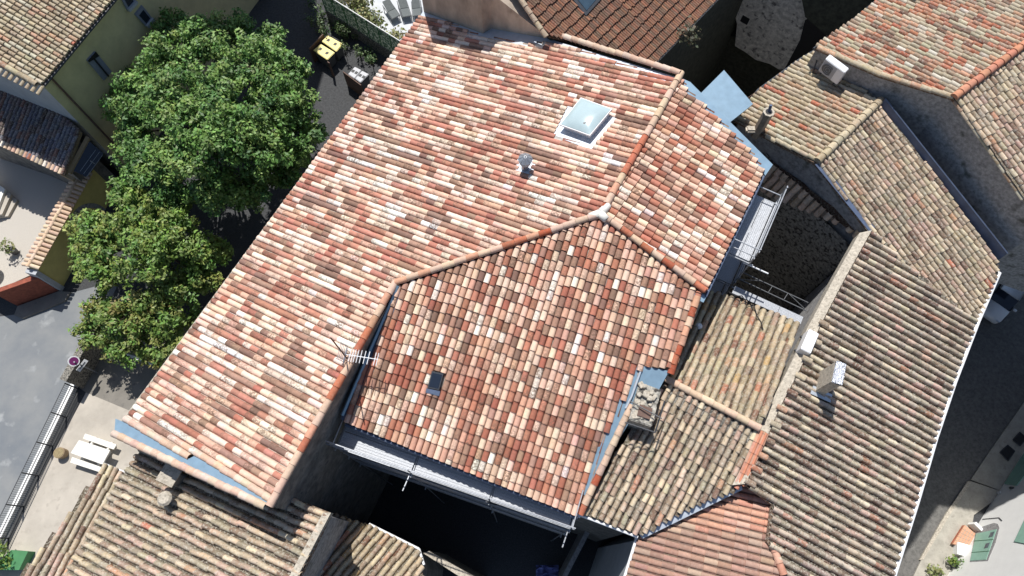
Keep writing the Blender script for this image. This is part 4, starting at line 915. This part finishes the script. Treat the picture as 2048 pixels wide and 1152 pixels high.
rwall = MB().slab([np.array([*A[:2], -1.72]), np.array([*B[:2], -1.72]), np.array([*(B[:2] + np.array([-rd[1], rd[0]]) * -.25), -1.72]), np.array([*(A[:2] + np.array([-rd[1], rd[0]]) * -.25), -1.72])], 1.8).build("retaining_wall", "brick_red"); tag(rwall, "dark red wall below the gravel yard at the street corner", "wall")
C_ = U(-80, 540, ZG); rw2 = MB().slab([np.array([*B[:2], -1.6]), np.array([*C_[:2], -1.6]), np.array([*C_[:2], -1.6]) + [.1, .3, 0], np.array([*B[:2], -1.6]) + [.1, .3, 0]], 1.9).build("retaining_wall", "render_pale"); tag(rw2, "pale rendered wall meeting the dark red wall at the left edge", "wall")
flatpoly("footway", [(118, 582), (140, 584), (130, 602), (45, 637), (28, 630), (35, 612)], "asphalt_yard", ZG + .12, .14)
st = thing("steps", "grey stone steps with a white landing at the left edge of the gravel yard", "steps", U(5, 405, ZY))
for k, (dx, dz) in enumerate(((0, .55), (12, .37), (24, .18))):
    MB().slab([U(-60 + dx, 330 + dx * .8, ZY + dz), U(10 + dx, 378 + dx * .9, ZY + dz), U(-8 + dx, 425 + dx * .3, ZY + dz), U(-80 + dx, 440, ZY + dz)], dz).build("step", "white_stone" if k == 0 else "concrete", st)
rt = thing("garden_table", "round white table cut off by the left edge of the photo", "table", U(-12, 545, ZY))
c = U(-12, 545, ZY); MB().tube(c + Z3 * .68, c + Z3 * .72, .55, 24).build("top", "white_paint", rt); MB().tube(c, c + Z3 * .68, .06, 8).build("pedestal", "dark_metal", rt)
pt = thing("potted_plant", "leafy plant in a dark pot on the pale gravel", "plant", U(32, 505, ZY)); c = U(32, 505, ZY)
MB().tube(c, c + Z3 * .38, .16, 12, .22).build("pot", "bin_grey", pt); leaves("foliage", [(c + Z3 * .65, .4), (c + [-.15, .25, .6], .3), (c + [-.1, -.1, .9], .25)], 420, .11, PG, pt)
# street wall with lichen
tl = [(186, 640), (200, 646), (132, 763), (119, 758)]; ws = MB().slab([U(*q, ZG + 1.5) for q in tl], 1.7).build("stone_wall", "lichen_wall"); tag(ws, "old lichen covered stone wall between the road and the yard below the tree", "wall")
# sign
sb = U(194, 745, ZG); sg = thing("road_sign", "round road sign with an arrow plate on a grey post by the stone wall", "road sign", sb)
top = np.array([*sb[:2], ZG + 2.0]); MB().tube(sb, top, .035, 8).build("post", "galvanised", sg)
fn = nrm(np.array([.75, -.25, .75])); c = top + np.array([-.06, .05, -.05])
tt = nrm(np.cross(fn, Z3)); mb = MB(); mb.tube(c - fn * .02, c + fn * .01, .26, 24); dsc = mb.build("disc", "white_plastic", sg); MB().tube(c + fn * .011, c + fn * .016, .205, 24).build("face", "sign_purple", dsc)
pc = np.array([*sb[:2], ZG + 1.35]) + np.array([.02, 0, 0]); fx = nrm(np.array([.45, .9, 0])); o = MB().box(pc, fx, np.array([-fx[1], fx[0], 0]) * .6 + Z3 * .8, np.array([.75, -.3, .6]), .32, .1, .012).build("arrow_plate", "white_plastic", sg)
MB().box(pc + np.array([.75, -.3, .6]) * .02, fx, np.array([-fx[1], fx[0], 0]) * .6 + Z3 * .8, np.array([.75, -.3, .6]), .2, .02, .006).build("arrow", "dark_metal", o)
# fence with white kerb
def fl(t, dx): return (132 + dx - (132 - 16) * t, 762 + (1000 - 762) * t)
ZT = ZG + 1.25
kb = MB().slab([U(*fl(0, 12), ZG + .3), U(*fl(0, 22), ZG + .3), U(*fl(1.6, 22), ZG + .3), U(*fl(1.6, 12), ZG + .3)], .5).build("low_wall", "white_paint"); tag(kb, "low white painted wall running beside the road fence", "wall")
tA, tB = U(*fl(0.02, 0), ZT), U(*fl(1.6, 0), ZT)
fc = thing("fence", "black steel bar fence along the edge of the picnic terrace", "fence", (*tA[:2], ZG)); Lf = np.linalg.norm(tB - tA); fd = (tB - tA) / Lf
for k in range(7):
    p = tA + fd * Lf * k / 6; MB().tube(p * [1, 1, 0] + Z3 * ZG, p, .035, 6).build("post", "dark_metal", fc)
for zz in (0, -.55, -1.1): MB().tube(tA + Z3 * zz, tB + Z3 * zz, .02, 5).build("rail", "dark_metal", fc)
nb = 90
for k in range(nb):
    if k % 15: p = tA + fd * Lf * k / nb; MB().tube(p - Z3 * 1.1, p, .008, 4).build("bar", "dark_metal", fc)
# picnic table
tb = thing("picnic_table", "pale concrete picnic table with two benches on the terrace", "picnic table", U(178, 905, ZG))
tp = [U(*q, ZG + .78) for q in ((157.8, 880), (220, 900.5), (204.7, 929), (141, 906))]; MB().slab(tp, .07).build("top", "white_stone", tb, bevel=.01)
for q in (((170, 867), (233, 889), (227, 899), (165.6, 877)), ((144, 914), (207, 935), (201, 945), (140, 925))): MB().slab([U(*p, ZG + .46) for p in q], .07).build("bench", "white_stone", tb, bevel=.01)
c = sum(tp) / 4; x = nrm(tp[1] - tp[0]); y = nrm(tp[3] - tp[0])
for s in (-.45, .45):
    m_ = c + x * s; MB().slab([m_ + x * .06 + y * .3 - Z3 * .071, m_ - x * .06 + y * .3 - Z3 * .071, m_ - x * .06 - y * .3 - Z3 * .071, m_ + x * .06 - y * .3 - Z3 * .071], .7).build("leg", "white_stone", tb)
    g0 = m_ + y * .75; MB().slab([np.array([*(m_ + x * .05 + y * .72)[:2], ZG + .385]), np.array([*(m_ - x * .05 + y * .72)[:2], ZG + .385]), np.array([*(m_ - x * .05 - y * .72)[:2], ZG + .385]), np.array([*(m_ + x * .05 - y * .72)[:2], ZG + .385])], .12).build("crosspiece", "white_stone", tb)
c = U(128, 908, ZG); pl_ = thing("planter", "round straw coloured planter stump next to the picnic table", "planter", c)
MB().tube(c, c + Z3 * .42, .25, 18, .27).build("tub", "wood", pl_); MB().tube(c + Z3 * .41, c + Z3 * .44, .24, 18).build("dry_grass", "straw", pl_)
# green tub with a shrub
tu = thing("plant_tub", "green square plant tub with a bushy shrub in the bottom left corner", "planter", U(30, 1130, ZG))
tq = [U(*q, ZG + .55) for q in ((22, 1100), (56, 1103), (38, 1140), (-20, 1140))]; MB().slab(tq, .55).build("tub", "green_tub", tu); c = U(6, 1112, ZG + .5)
leaves("shrub", [(c + Z3 * .4, .5), (c + [.3, -.25, .25], .35), (c + [-.1, .3, .3], .4), (c + [-.3, -.3, .3], .4)], 520, .1, G3, tu)

# ================================================================== TOP ALLEY: BINS, FENCE, PATIO
def bins(label, quads, panels, lid, group=None):
    en = thing("bin_enclosure", label[0], "bin store", U(*panels[0][0], ZG + 1.3) * [1, 1, 0] + Z3 * ZG)
    for (a, b) in panels:
        A, B = U(*a, ZG + 1.3), U(*b, ZG + 1.3); d = nrm(B - A); nn = np.array([-d[1], d[0], 0]); MB().slab([A + nn * .03, B + nn * .03, B - nn * .03, A - nn * .03], 1.3).build("panel", "brown_panel", en)
    for q, lb in zip(quads, label[1:]):
        P = [U(*p, ZG + 1.08) for p in q]; c = sum(P) / 4; t = thing("wheeled_bin", lb, "bin", (c[0], c[1], ZG))
        mb = MB(); lo = [c + (p - c) * .78 for p in P]; k = 4
        hi_ = [c + (p - c) * .93 - Z3 * .06 for p in P]; lo = [p * [1, 1, 0] + Z3 * (ZG + .08) for p in lo]
        mb.add(hi_ + lo, [(0, 1, 2, 3), (7, 6, 5, 4)] + [(i, i + 4, (i + 1) % 4 + 4, (i + 1) % 4) for i in range(4)]); mb.build("body", "bin_grey", t)
        ld = MB().slab(P, .07).build("lid", lid, t, bevel=.03)
        x = P[1] - P[0]; y = P[3] - P[0]
        for u, v in ((.5, .25), (.5, .72)):
            s = P[0] + x * u + y * v + Z3 * .006; xx, yy = nrm(x) * .1, nrm(y) * .09; MB().slab([s - xx - yy, s + xx - yy, s + xx + yy, s - xx + yy], .004).build("slot", "black", ld)
        for s in (0, 1): MB().tube(lo[s] - nrm(x) * .04, lo[s] + nrm(x) * .04, .08, 10).build("wheel", "rubber", t)
bins(("brown panelled bin enclosure with yellow lidded bins in the top alley", "sunlit yellow lidded recycling bin nearest the large tree", "yellow lidded recycling bin half shaded by the fence"),
     [((641.5, 87.5), (626, 100), (654.8, 119.5), (669.7, 104.7)), ((655.6, 70.3), (643, 82), (672.8, 103), (685, 87))], [((618, 97), (646, 68)), ((655, 123), (659, 126))], "yellow_lid")
bins(("second bin enclosure with dark panels against the edge of the new roof", "pale grey lidded bin beside the new roof edge", "pale grey lidded bin half hidden under the roof edge"),
     [((709.5, 133), (696, 148), (709, 157), (723, 140)), ((724, 141), (710, 157), (721, 165), (738, 148))], [((686, 143), (722, 170))], "grey_lid")
fA, fB = U(640, -18, ZG + 2.4), U(803, 84, ZG + 2.4); fdv = nrm(fB - fA); fnn = np.array([-fdv[1], fdv[0], 0])
gf = thing("screen_fence", "green mesh screen fence with a white top rail between alley and patio", "fence", fA * [1, 1, 0] + Z3 * ZG)
mat("mesh_panel", (0.17, 0.27, 0.21), 0.85, 16, 0.4, col2=(.05, .10, .06), spot=(.62, .64, .58), spotscale=9, spotamt=.8)
_nt = MATS["mesh_panel"].node_tree; _b = _nt.nodes["Principled BSDF"]; _t = _nt.nodes.new("ShaderNodeBsdfTranslucent"); _x = _nt.nodes.new("ShaderNodeMixShader"); _x.inputs[0].default_value = .6
_nt.links.new(_b.inputs["Base Color"].links[0].from_socket, _t.inputs[0]); _nt.links.new(_b.outputs[0], _x.inputs[1]); _nt.links.new(_t.outputs[0], _x.inputs[2]); _nt.links.new(_x.outputs[0], _nt.nodes["Material Output"].inputs[0])
MB().slab([fA - Z3 * .04, fB - Z3 * .04, fB - Z3 * .04 - fnn * .03, fA - Z3 * .04 - fnn * .03], 1.5).build("mesh", "mesh_panel", gf)
MB().slab([fA - Z3 * 1.54 + fnn * .05, fB - Z3 * 1.54 + fnn * .05, fB - Z3 * 1.54 - fnn * .1, fA - Z3 * 1.54 - fnn * .1], .95).build("plinth", "lichen_wall", gf)
MB().tube(fA, fB, .035, 6).build("top_rail", "white_paint", gf)
for k in range(8): p = fA + (fB - fA) * k / 7 - fnn * .05; MB().tube(p - Z3 * 1.6, p, .03, 6).build("post", "green_tub", gf)
bA, bB = fA * [1, 1, 0] + Z3 * ZG, fB * [1, 1, 0] + Z3 * ZG
MB_ = MB().slab([bA + fnn * .1 + Z3 * .03, bB + fnn * .1 + Z3 * .03, bB + fnn * 7 + Z3 * .03, bA + fnn * 7 + Z3 * .03] if fnn[1] > 0 else [bA - fnn * .1 + Z3 * .03, bB - fnn * .1 + Z3 * .03, bB - fnn * 7 + Z3 * .03, bA - fnn * 7 + Z3 * .03], .05).build("patio", "patio"); tag(MB_, kind='structure')
def lounger(label, px):
    P = [U(*q, ZG + .42) for q in px]; c = sum(P) / 4; t = thing("sun_lounger", label, "sun lounger", (c[0], c[1], ZG), "sun loungers on the patio")
    y = nrm(P[3] - P[0]); x = nrm(P[1] - P[0]); w = np.linalg.norm(P[1] - P[0]) / 2; Ln = np.linalg.norm(P[3] - P[0]); q = lambda u, v, z=0: P[0] * .5 + P[1] * .5 + x * w * u + y * Ln * v + Z3 * z
    mb = MB()
    for s in (-1, 1): mb.tube(q(s, 0), q(s, 1), .025, 5)
    mb.tube(q(-1, 1), q(1, 1), .025, 5).tube(q(-1, .5), q(1, .5), .025, 5); mb.build("frame", "bin_grey", t)
    MB().slab([q(-.88, .52, .03), q(.88, .52, .03), q(.88, .98, .03), q(-.88, .98, .03)], .05).build("seat", "cloth_grey", t)
    MB().slab([q(-.88, .0, .3), q(.88, .0, .3), q(.88, .5, .04), q(-.88, .5, .04)], .05).build("backrest", "cloth_grey", t)
    for u in (-1, 1):
        for v in (.1, .9): MB().tube(q(u, v), q(u, v) * [1, 1, 0] + Z3 * ZG, .022, 5).build("leg", "bin_grey", t)
lounger("grey sun lounger nearest the shrubs, turned at an angle", ((765, 11), (781, 3), (797, 33), (784, 39)))
lounger("grey sun lounger in the middle of the row of three", ((794, 2), (812, -1), (820, 32), (805, 35)))
lounger("grey sun lounger closest to the stained gable", ((823, 3), (841, 1), (839, 31), (825, 33)))
lounger("grey sun lounger standing alone beyond the shrubs at the top edge", ((706, -22), (722, -26), (728, 6), (713, 10)))
# off the frame: a tall block added to the yellow house shades the alley
# ================================================================== COURTYARD BELOW THE SCAFFOLD
cy = MB().slab([U(1182, 1040, 0) , U(1192, 1042, 0), U(1128, 1165, 0), U(1118, 1165, 0)], 3.6).build("yard_wall", "render_grey"); tag(cy, "thin wall dividing the dark courtyard below the long scaffold", "wall")
lw = MB().slab([U(846, 1106, 3.4), U(858, 1102, 3.4), U(960, 1160, 3.4), U(948, 1172, 3.4)], 7).build("coping_wall", "mortar"); tag(lw, "wall with a pale weathered coping at the bottom of the dark courtyard", "wall")
tq = thing("tarpaulin", "crumpled blue tarpaulin in the dark courtyard at the bottom edge", "tarpaulin", U(1094, 1145, ZG)); mb = MB(); G = 7
Pp = [U(1072 + 45 * i / G, 1130 + 36 * j / G, ZG + .7 + .35 * rng.random()) for j in range(G + 1) for i in range(G + 1)]
mb.add(Pp, [(j * (G + 1) + i, j * (G + 1) + i + 1, (j + 1) * (G + 1) + i + 1, (j + 1) * (G + 1) + i) for j in range(G) for i in range(G)]); mb.build("sheet", "blue_tarp", tq)
mb = MB(); cbox(mb, *U(1240, 1120, 0)[:2], ZG, ZG + .9, .5, .35, np.array([.9, -.4]), np.array([.4, .9])); tb2 = mb.build("crate", "grey_lid", bevel=.02); tag(tb2, "pale crate in the dark corner under the salmon roof", "crate")

# ================================================================== RIGHT STREET
FA, FB = U(2030, 932, ZR + .12), U(1905, 1135, ZR + .12); fv = nrm((FB - FA)[:2]); fo = np.array([fv[1], -fv[0]]); fo = fo if fo[0] < 0 else -fo; nf = np.array([*fo, 0])
wh = thing("house", "white rendered house bottom right with pale green doors and shutters", "house", (*FA[:2], ZR))
E0, E1 = FA[:2] - fv * 9, FB[:2] + fv * 8; q = [E0, E1, E1 - fo * 8, E0 - fo * 8]
MB().slab([np.array([*p, ZR + 9]) for p in q], 9.2).build("wall", "render_white", wh)
def fw(px, out): return [VH(*p, FA, FB) + nf * out for p in px]
rec = MB().slab(fw([(1951, 1067), (1958, 1056), (1988, 1046), (1996, 1048), (1999, 1056), (1992, 1084), (1976, 1122), (1940, 1124)], .012), .02, nf).build("door_surround", "render_grey", wh)
dr = MB().slab(fw([(1953, 1068), (1994, 1059), (1973, 1120), (1941, 1122)], .03), .02, nf).build("door", "green_paint", rec)
for px in ([(1982, 1066), (1990, 1064), (1986, 1074), (1978, 1076)], [(1973, 1088), (1981, 1086), (1977, 1096), (1969, 1098)]): MB().slab(fw(px, .042), .012, nf).build("pane", "window_blue", dr)
mb = MB()
for a, b in (((1948, 1083), (1988, 1080)), ((1944, 1106), (1980, 1103))): mb.tube(*fw([a, b], .045), .012, 5)
mb.build("door_joint", "green_tub", dr)
for px, lb in (([(2030, 1084), (2060, 1020), (2090, 1030), (2060, 1090)], "green shutter at the right edge of the photo"), ([(2010, 968), (2050, 905), (2075, 920), (2034, 972)], "pale green shutters above the paved corner")):
    o = MB().slab(fw(px, .05), .06, nf).build("shutter", "green_paint", wh); o["label"] = lb
mb = MB(); p = fw([(2030, 978)], .12)[0]; mb.tube(p, p - Z3 * .25, .06, 8, .09); mb.build("wall_lamp", "dark_metal", wh)
mb = MB(); a, b = fw([(1992, 988), (2006, 985)], .06); mb.box((a + b) / 2, np.array([*fv, 0]), nf, Z3, .06, .04, .16); mb.build("letter_box", "white_paint", wh)
mb = MB(); mb.path(fw([(1966, 1039), (1999, 1036), (2005, 1042)], .03), .02, 5); mb.build("cable", "dark_metal", wh)
# doorstep, side wall, planter
ds = thing("doorstep", "terracotta tiled doorstep with a low rendered side wall at the green door", "doorstep", U(1932, 1075, ZR + .12))
MB().slab([U(1930, 1050, ZR + .42), U(1951, 1067, ZR + .42), U(1939, 1094, ZR + .42), U(1906, 1088, ZR + .42)], .3).build("step", "orange_tile", ds)
mb = MB(); a, b = U(1936, 1047, ZR + .12), U(1953, 1064, ZR + .12); dx_ = nrm(b - a); mb.box((a + b) / 2 + Z3 * .35, dx_, np.array([-dx_[1], dx_[0], 0]), Z3, np.linalg.norm(b - a) / 2, .09, .35); mb.build("side_wall", "render_white", ds)
mb = MB(); a, b = U(1906, 1096, ZR + .12), U(1934, 1104, ZR + .12); dx_ = nrm(b - a); mb.box((a + b) / 2 + Z3 * .22, dx_, np.array([-dx_[1], dx_[0], 0]), Z3, np.linalg.norm(b - a) / 2, .34, .22); mb.build("side_block", "render_white", ds)
jt = MB(); s0, s1, s2, s3 = U(1930, 1050, ZR + .424), U(1951, 1067, ZR + .424), U(1939, 1094, ZR + .424), U(1906, 1088, ZR + .424)
for f in (.2, .4, .6, .8): jt.tube(s0 + (s3 - s0) * f, s1 + (s2 - s1) * f, .012, 4).tube(s0 + (s1 - s0) * f, s3 + (s2 - s3) * f, .012, 4)
jt.build("tile_joints", "pavement", ds)
sp = MB().slab([U(1925, 1052, ZR + .425), U(1928, 1050, ZR + .425), U(1906, 1085, ZR + .425), U(1903, 1086, ZR + .425)], .05).build("nosing", "brick_red", ds)
c = U(1905, 1128, ZR + .12); pp_ = thing("potted_plant", "bushy green plant in a pot beside the white house doorstep", "plant", c)
MB().tube(c, c + Z3 * .4, .2, 12, .27).build("pot", "bin_grey", pp_); leaves("foliage", [(c + Z3 * .6, .36), (c + [-.3, .2, .5], .3), (c + [.35, -.25, .45], .3)], 520, .12, G2, pp_)
c = U(1862, 1142, ZR + .12); pp_ = thing("shrub", "low yellow green shrub at the bottom edge of the sunlit pavement", "shrub", c); leaves("foliage", [(c + Z3 * .3, .4), (c + [.3, -.1, .2], .3)], 520, .12, PG, pp_)
for k, (px, lb) in enumerate((([(1890, 900), (1906, 908), (1916, 896), (1902, 886)], "dark cellar hatch in the pavement nearer the long grey roof"), ([(2013, 893), (2028, 903), (2040, 890), (2026, 880)], "dark cellar hatch in the pavement beside the green shutters"))):
    if k == 0: px = [(2000, 905), (2016, 922), (2030, 902), (2016, 890)]
    else: px = [(2026, 880), (2040, 892), (2054, 876), (2040, 864)]
    hz = sum(U(*p, ZR) for p in px) / 4; t = thing("cellar_hatch", lb, "hatch", hz); MB().slab([U(*p, ZR + .16) for p in px], .05).build("cover", "black", t); MB().path([U(*p, ZR + .165) for p in px + px[:1]], .03, 4).build("frame", "dark_metal", t)
mh = thing("manhole", "round cast iron manhole cover in the shaded street", "manhole cover", U(1818, 1085, ZR)); c = U(1818, 1085, ZR); MB().tube(c, c + Z3 * .012, .32, 24).build("cover", "dark_metal", mh)
mb = MB()
for r in (.1, .19, .28): mb.path([c + Z3 * .014 + np.array([math.cos(q) * r, math.sin(q) * r, 0]) for q in np.linspace(0, 6.283, 17)], .012, 4)
mb.build("ribs", "black", mh)
# car
ca, cb_ = U(2066, 560, ZR + .9), U(2024, 622, ZR + .9); hd = nrm((cb_ - ca)[:2]); rt_ = np.array([-hd[1], hd[0]]); rt_ = rt_ if rt_[0] > 0 else -rt_
W = .86; front = U(1996, 650, ZR + .45)[:2]; fc0 = cb_[:2] - rt_ * W; fc0 = fc0 + hd * ((front - fc0) @ hd)
car = thing("car", "white car parked in the shade of the street beyond the long grey roof", "car", (*fc0, ZR))
cp_ = lambda u, w, z: np.array([*(fc0 - hd * u + rt_ * w), ZR + z])
def loft(st, close=True):
    mb = MB(); rings = []
    for u, w, zb, zt, sh in st:
        rings.append([cp_(u, -w, zb), cp_(u, -w * 1.0, (zb + zt) * .55), cp_(u, -w * sh, zt), cp_(u, 0, zt + .03), cp_(u, w * sh, zt), cp_(u, w, (zb + zt) * .55), cp_(u, w, zb)])
    V = [p for r in rings for p in r]; F = []
    for i in range(len(rings) - 1):
        for j in range(6): F.append((i * 7 + j, i * 7 + j + 1, (i + 1) * 7 + j + 1, (i + 1) * 7 + j))
        F.append((i * 7 + 6, i * 7, (i + 1) * 7, (i + 1) * 7 + 6))
    F += [tuple(range(6, -1, -1)), tuple(range(len(V) - 7, len(V)))]; return mb.add(V, F)
loft([(0, .5, .25, .5, .95), (.08, .68, .22, .62, .95), (.3, .8, .2, .74, .93), (.95, .85, .2, .92, .9), (1.2, .86, .2, .95, .9), (3.4, .86, .2, .98, .9), (3.85, .8, .25, .92, .9), (3.95, .7, .3, .7, .95)]).build("body", "car_white", car, smooth=True)
loft([(1.0, .74, .9, .94, .95), (1.35, .74, .9, 1.2, .9), (1.75, .72, .9, 1.43, .84), (3.2, .72, .9, 1.45, .84), (3.75, .7, .9, 1.0, .9)]).build("windows", "glass_dark", car)
loft([(1.72, .62, 1.425, 1.45, .98), (1.85, .64, 1.44, 1.475, .97), (3.0, .64, 1.45, 1.49, .97), (3.25, .6, 1.43, 1.46, .97)]).build("roof", "car_white", car, smooth=True)
for s in (-1, 1):
    for u in (.75, 3.15): wq = MB().tube(cp_(u, s * .72, .31), cp_(u, s * .875, .31), .31, 18).build("tyre", "rubber", car); MB().tube(cp_(u, s * .876, .31), cp_(u, s * .885, .31), .19, 14).build("rim", "galvanised", wq)
    MB().box(cp_(1.3, s * .96, .98), np.array([*hd, 0]), np.array([*rt_, 0]), Z3, .08, .1, .06).build("mirror", "car_white", car, bevel=.02)
    MB().box(cp_(.16, s * .58, .6), np.array([*hd, 0]), np.array([*rt_, 0]), Z3, .1, .13, .06).build("headlight", "pale_zinc", car, bevel=.02)
mb = MB()
for s in (-1, 1): mb.path([cp_(1.72, s * .68, 1.47), cp_(3.2, s * .68, 1.48)], .02, 5)
mb.build("roof_rail", "pale_zinc", car)
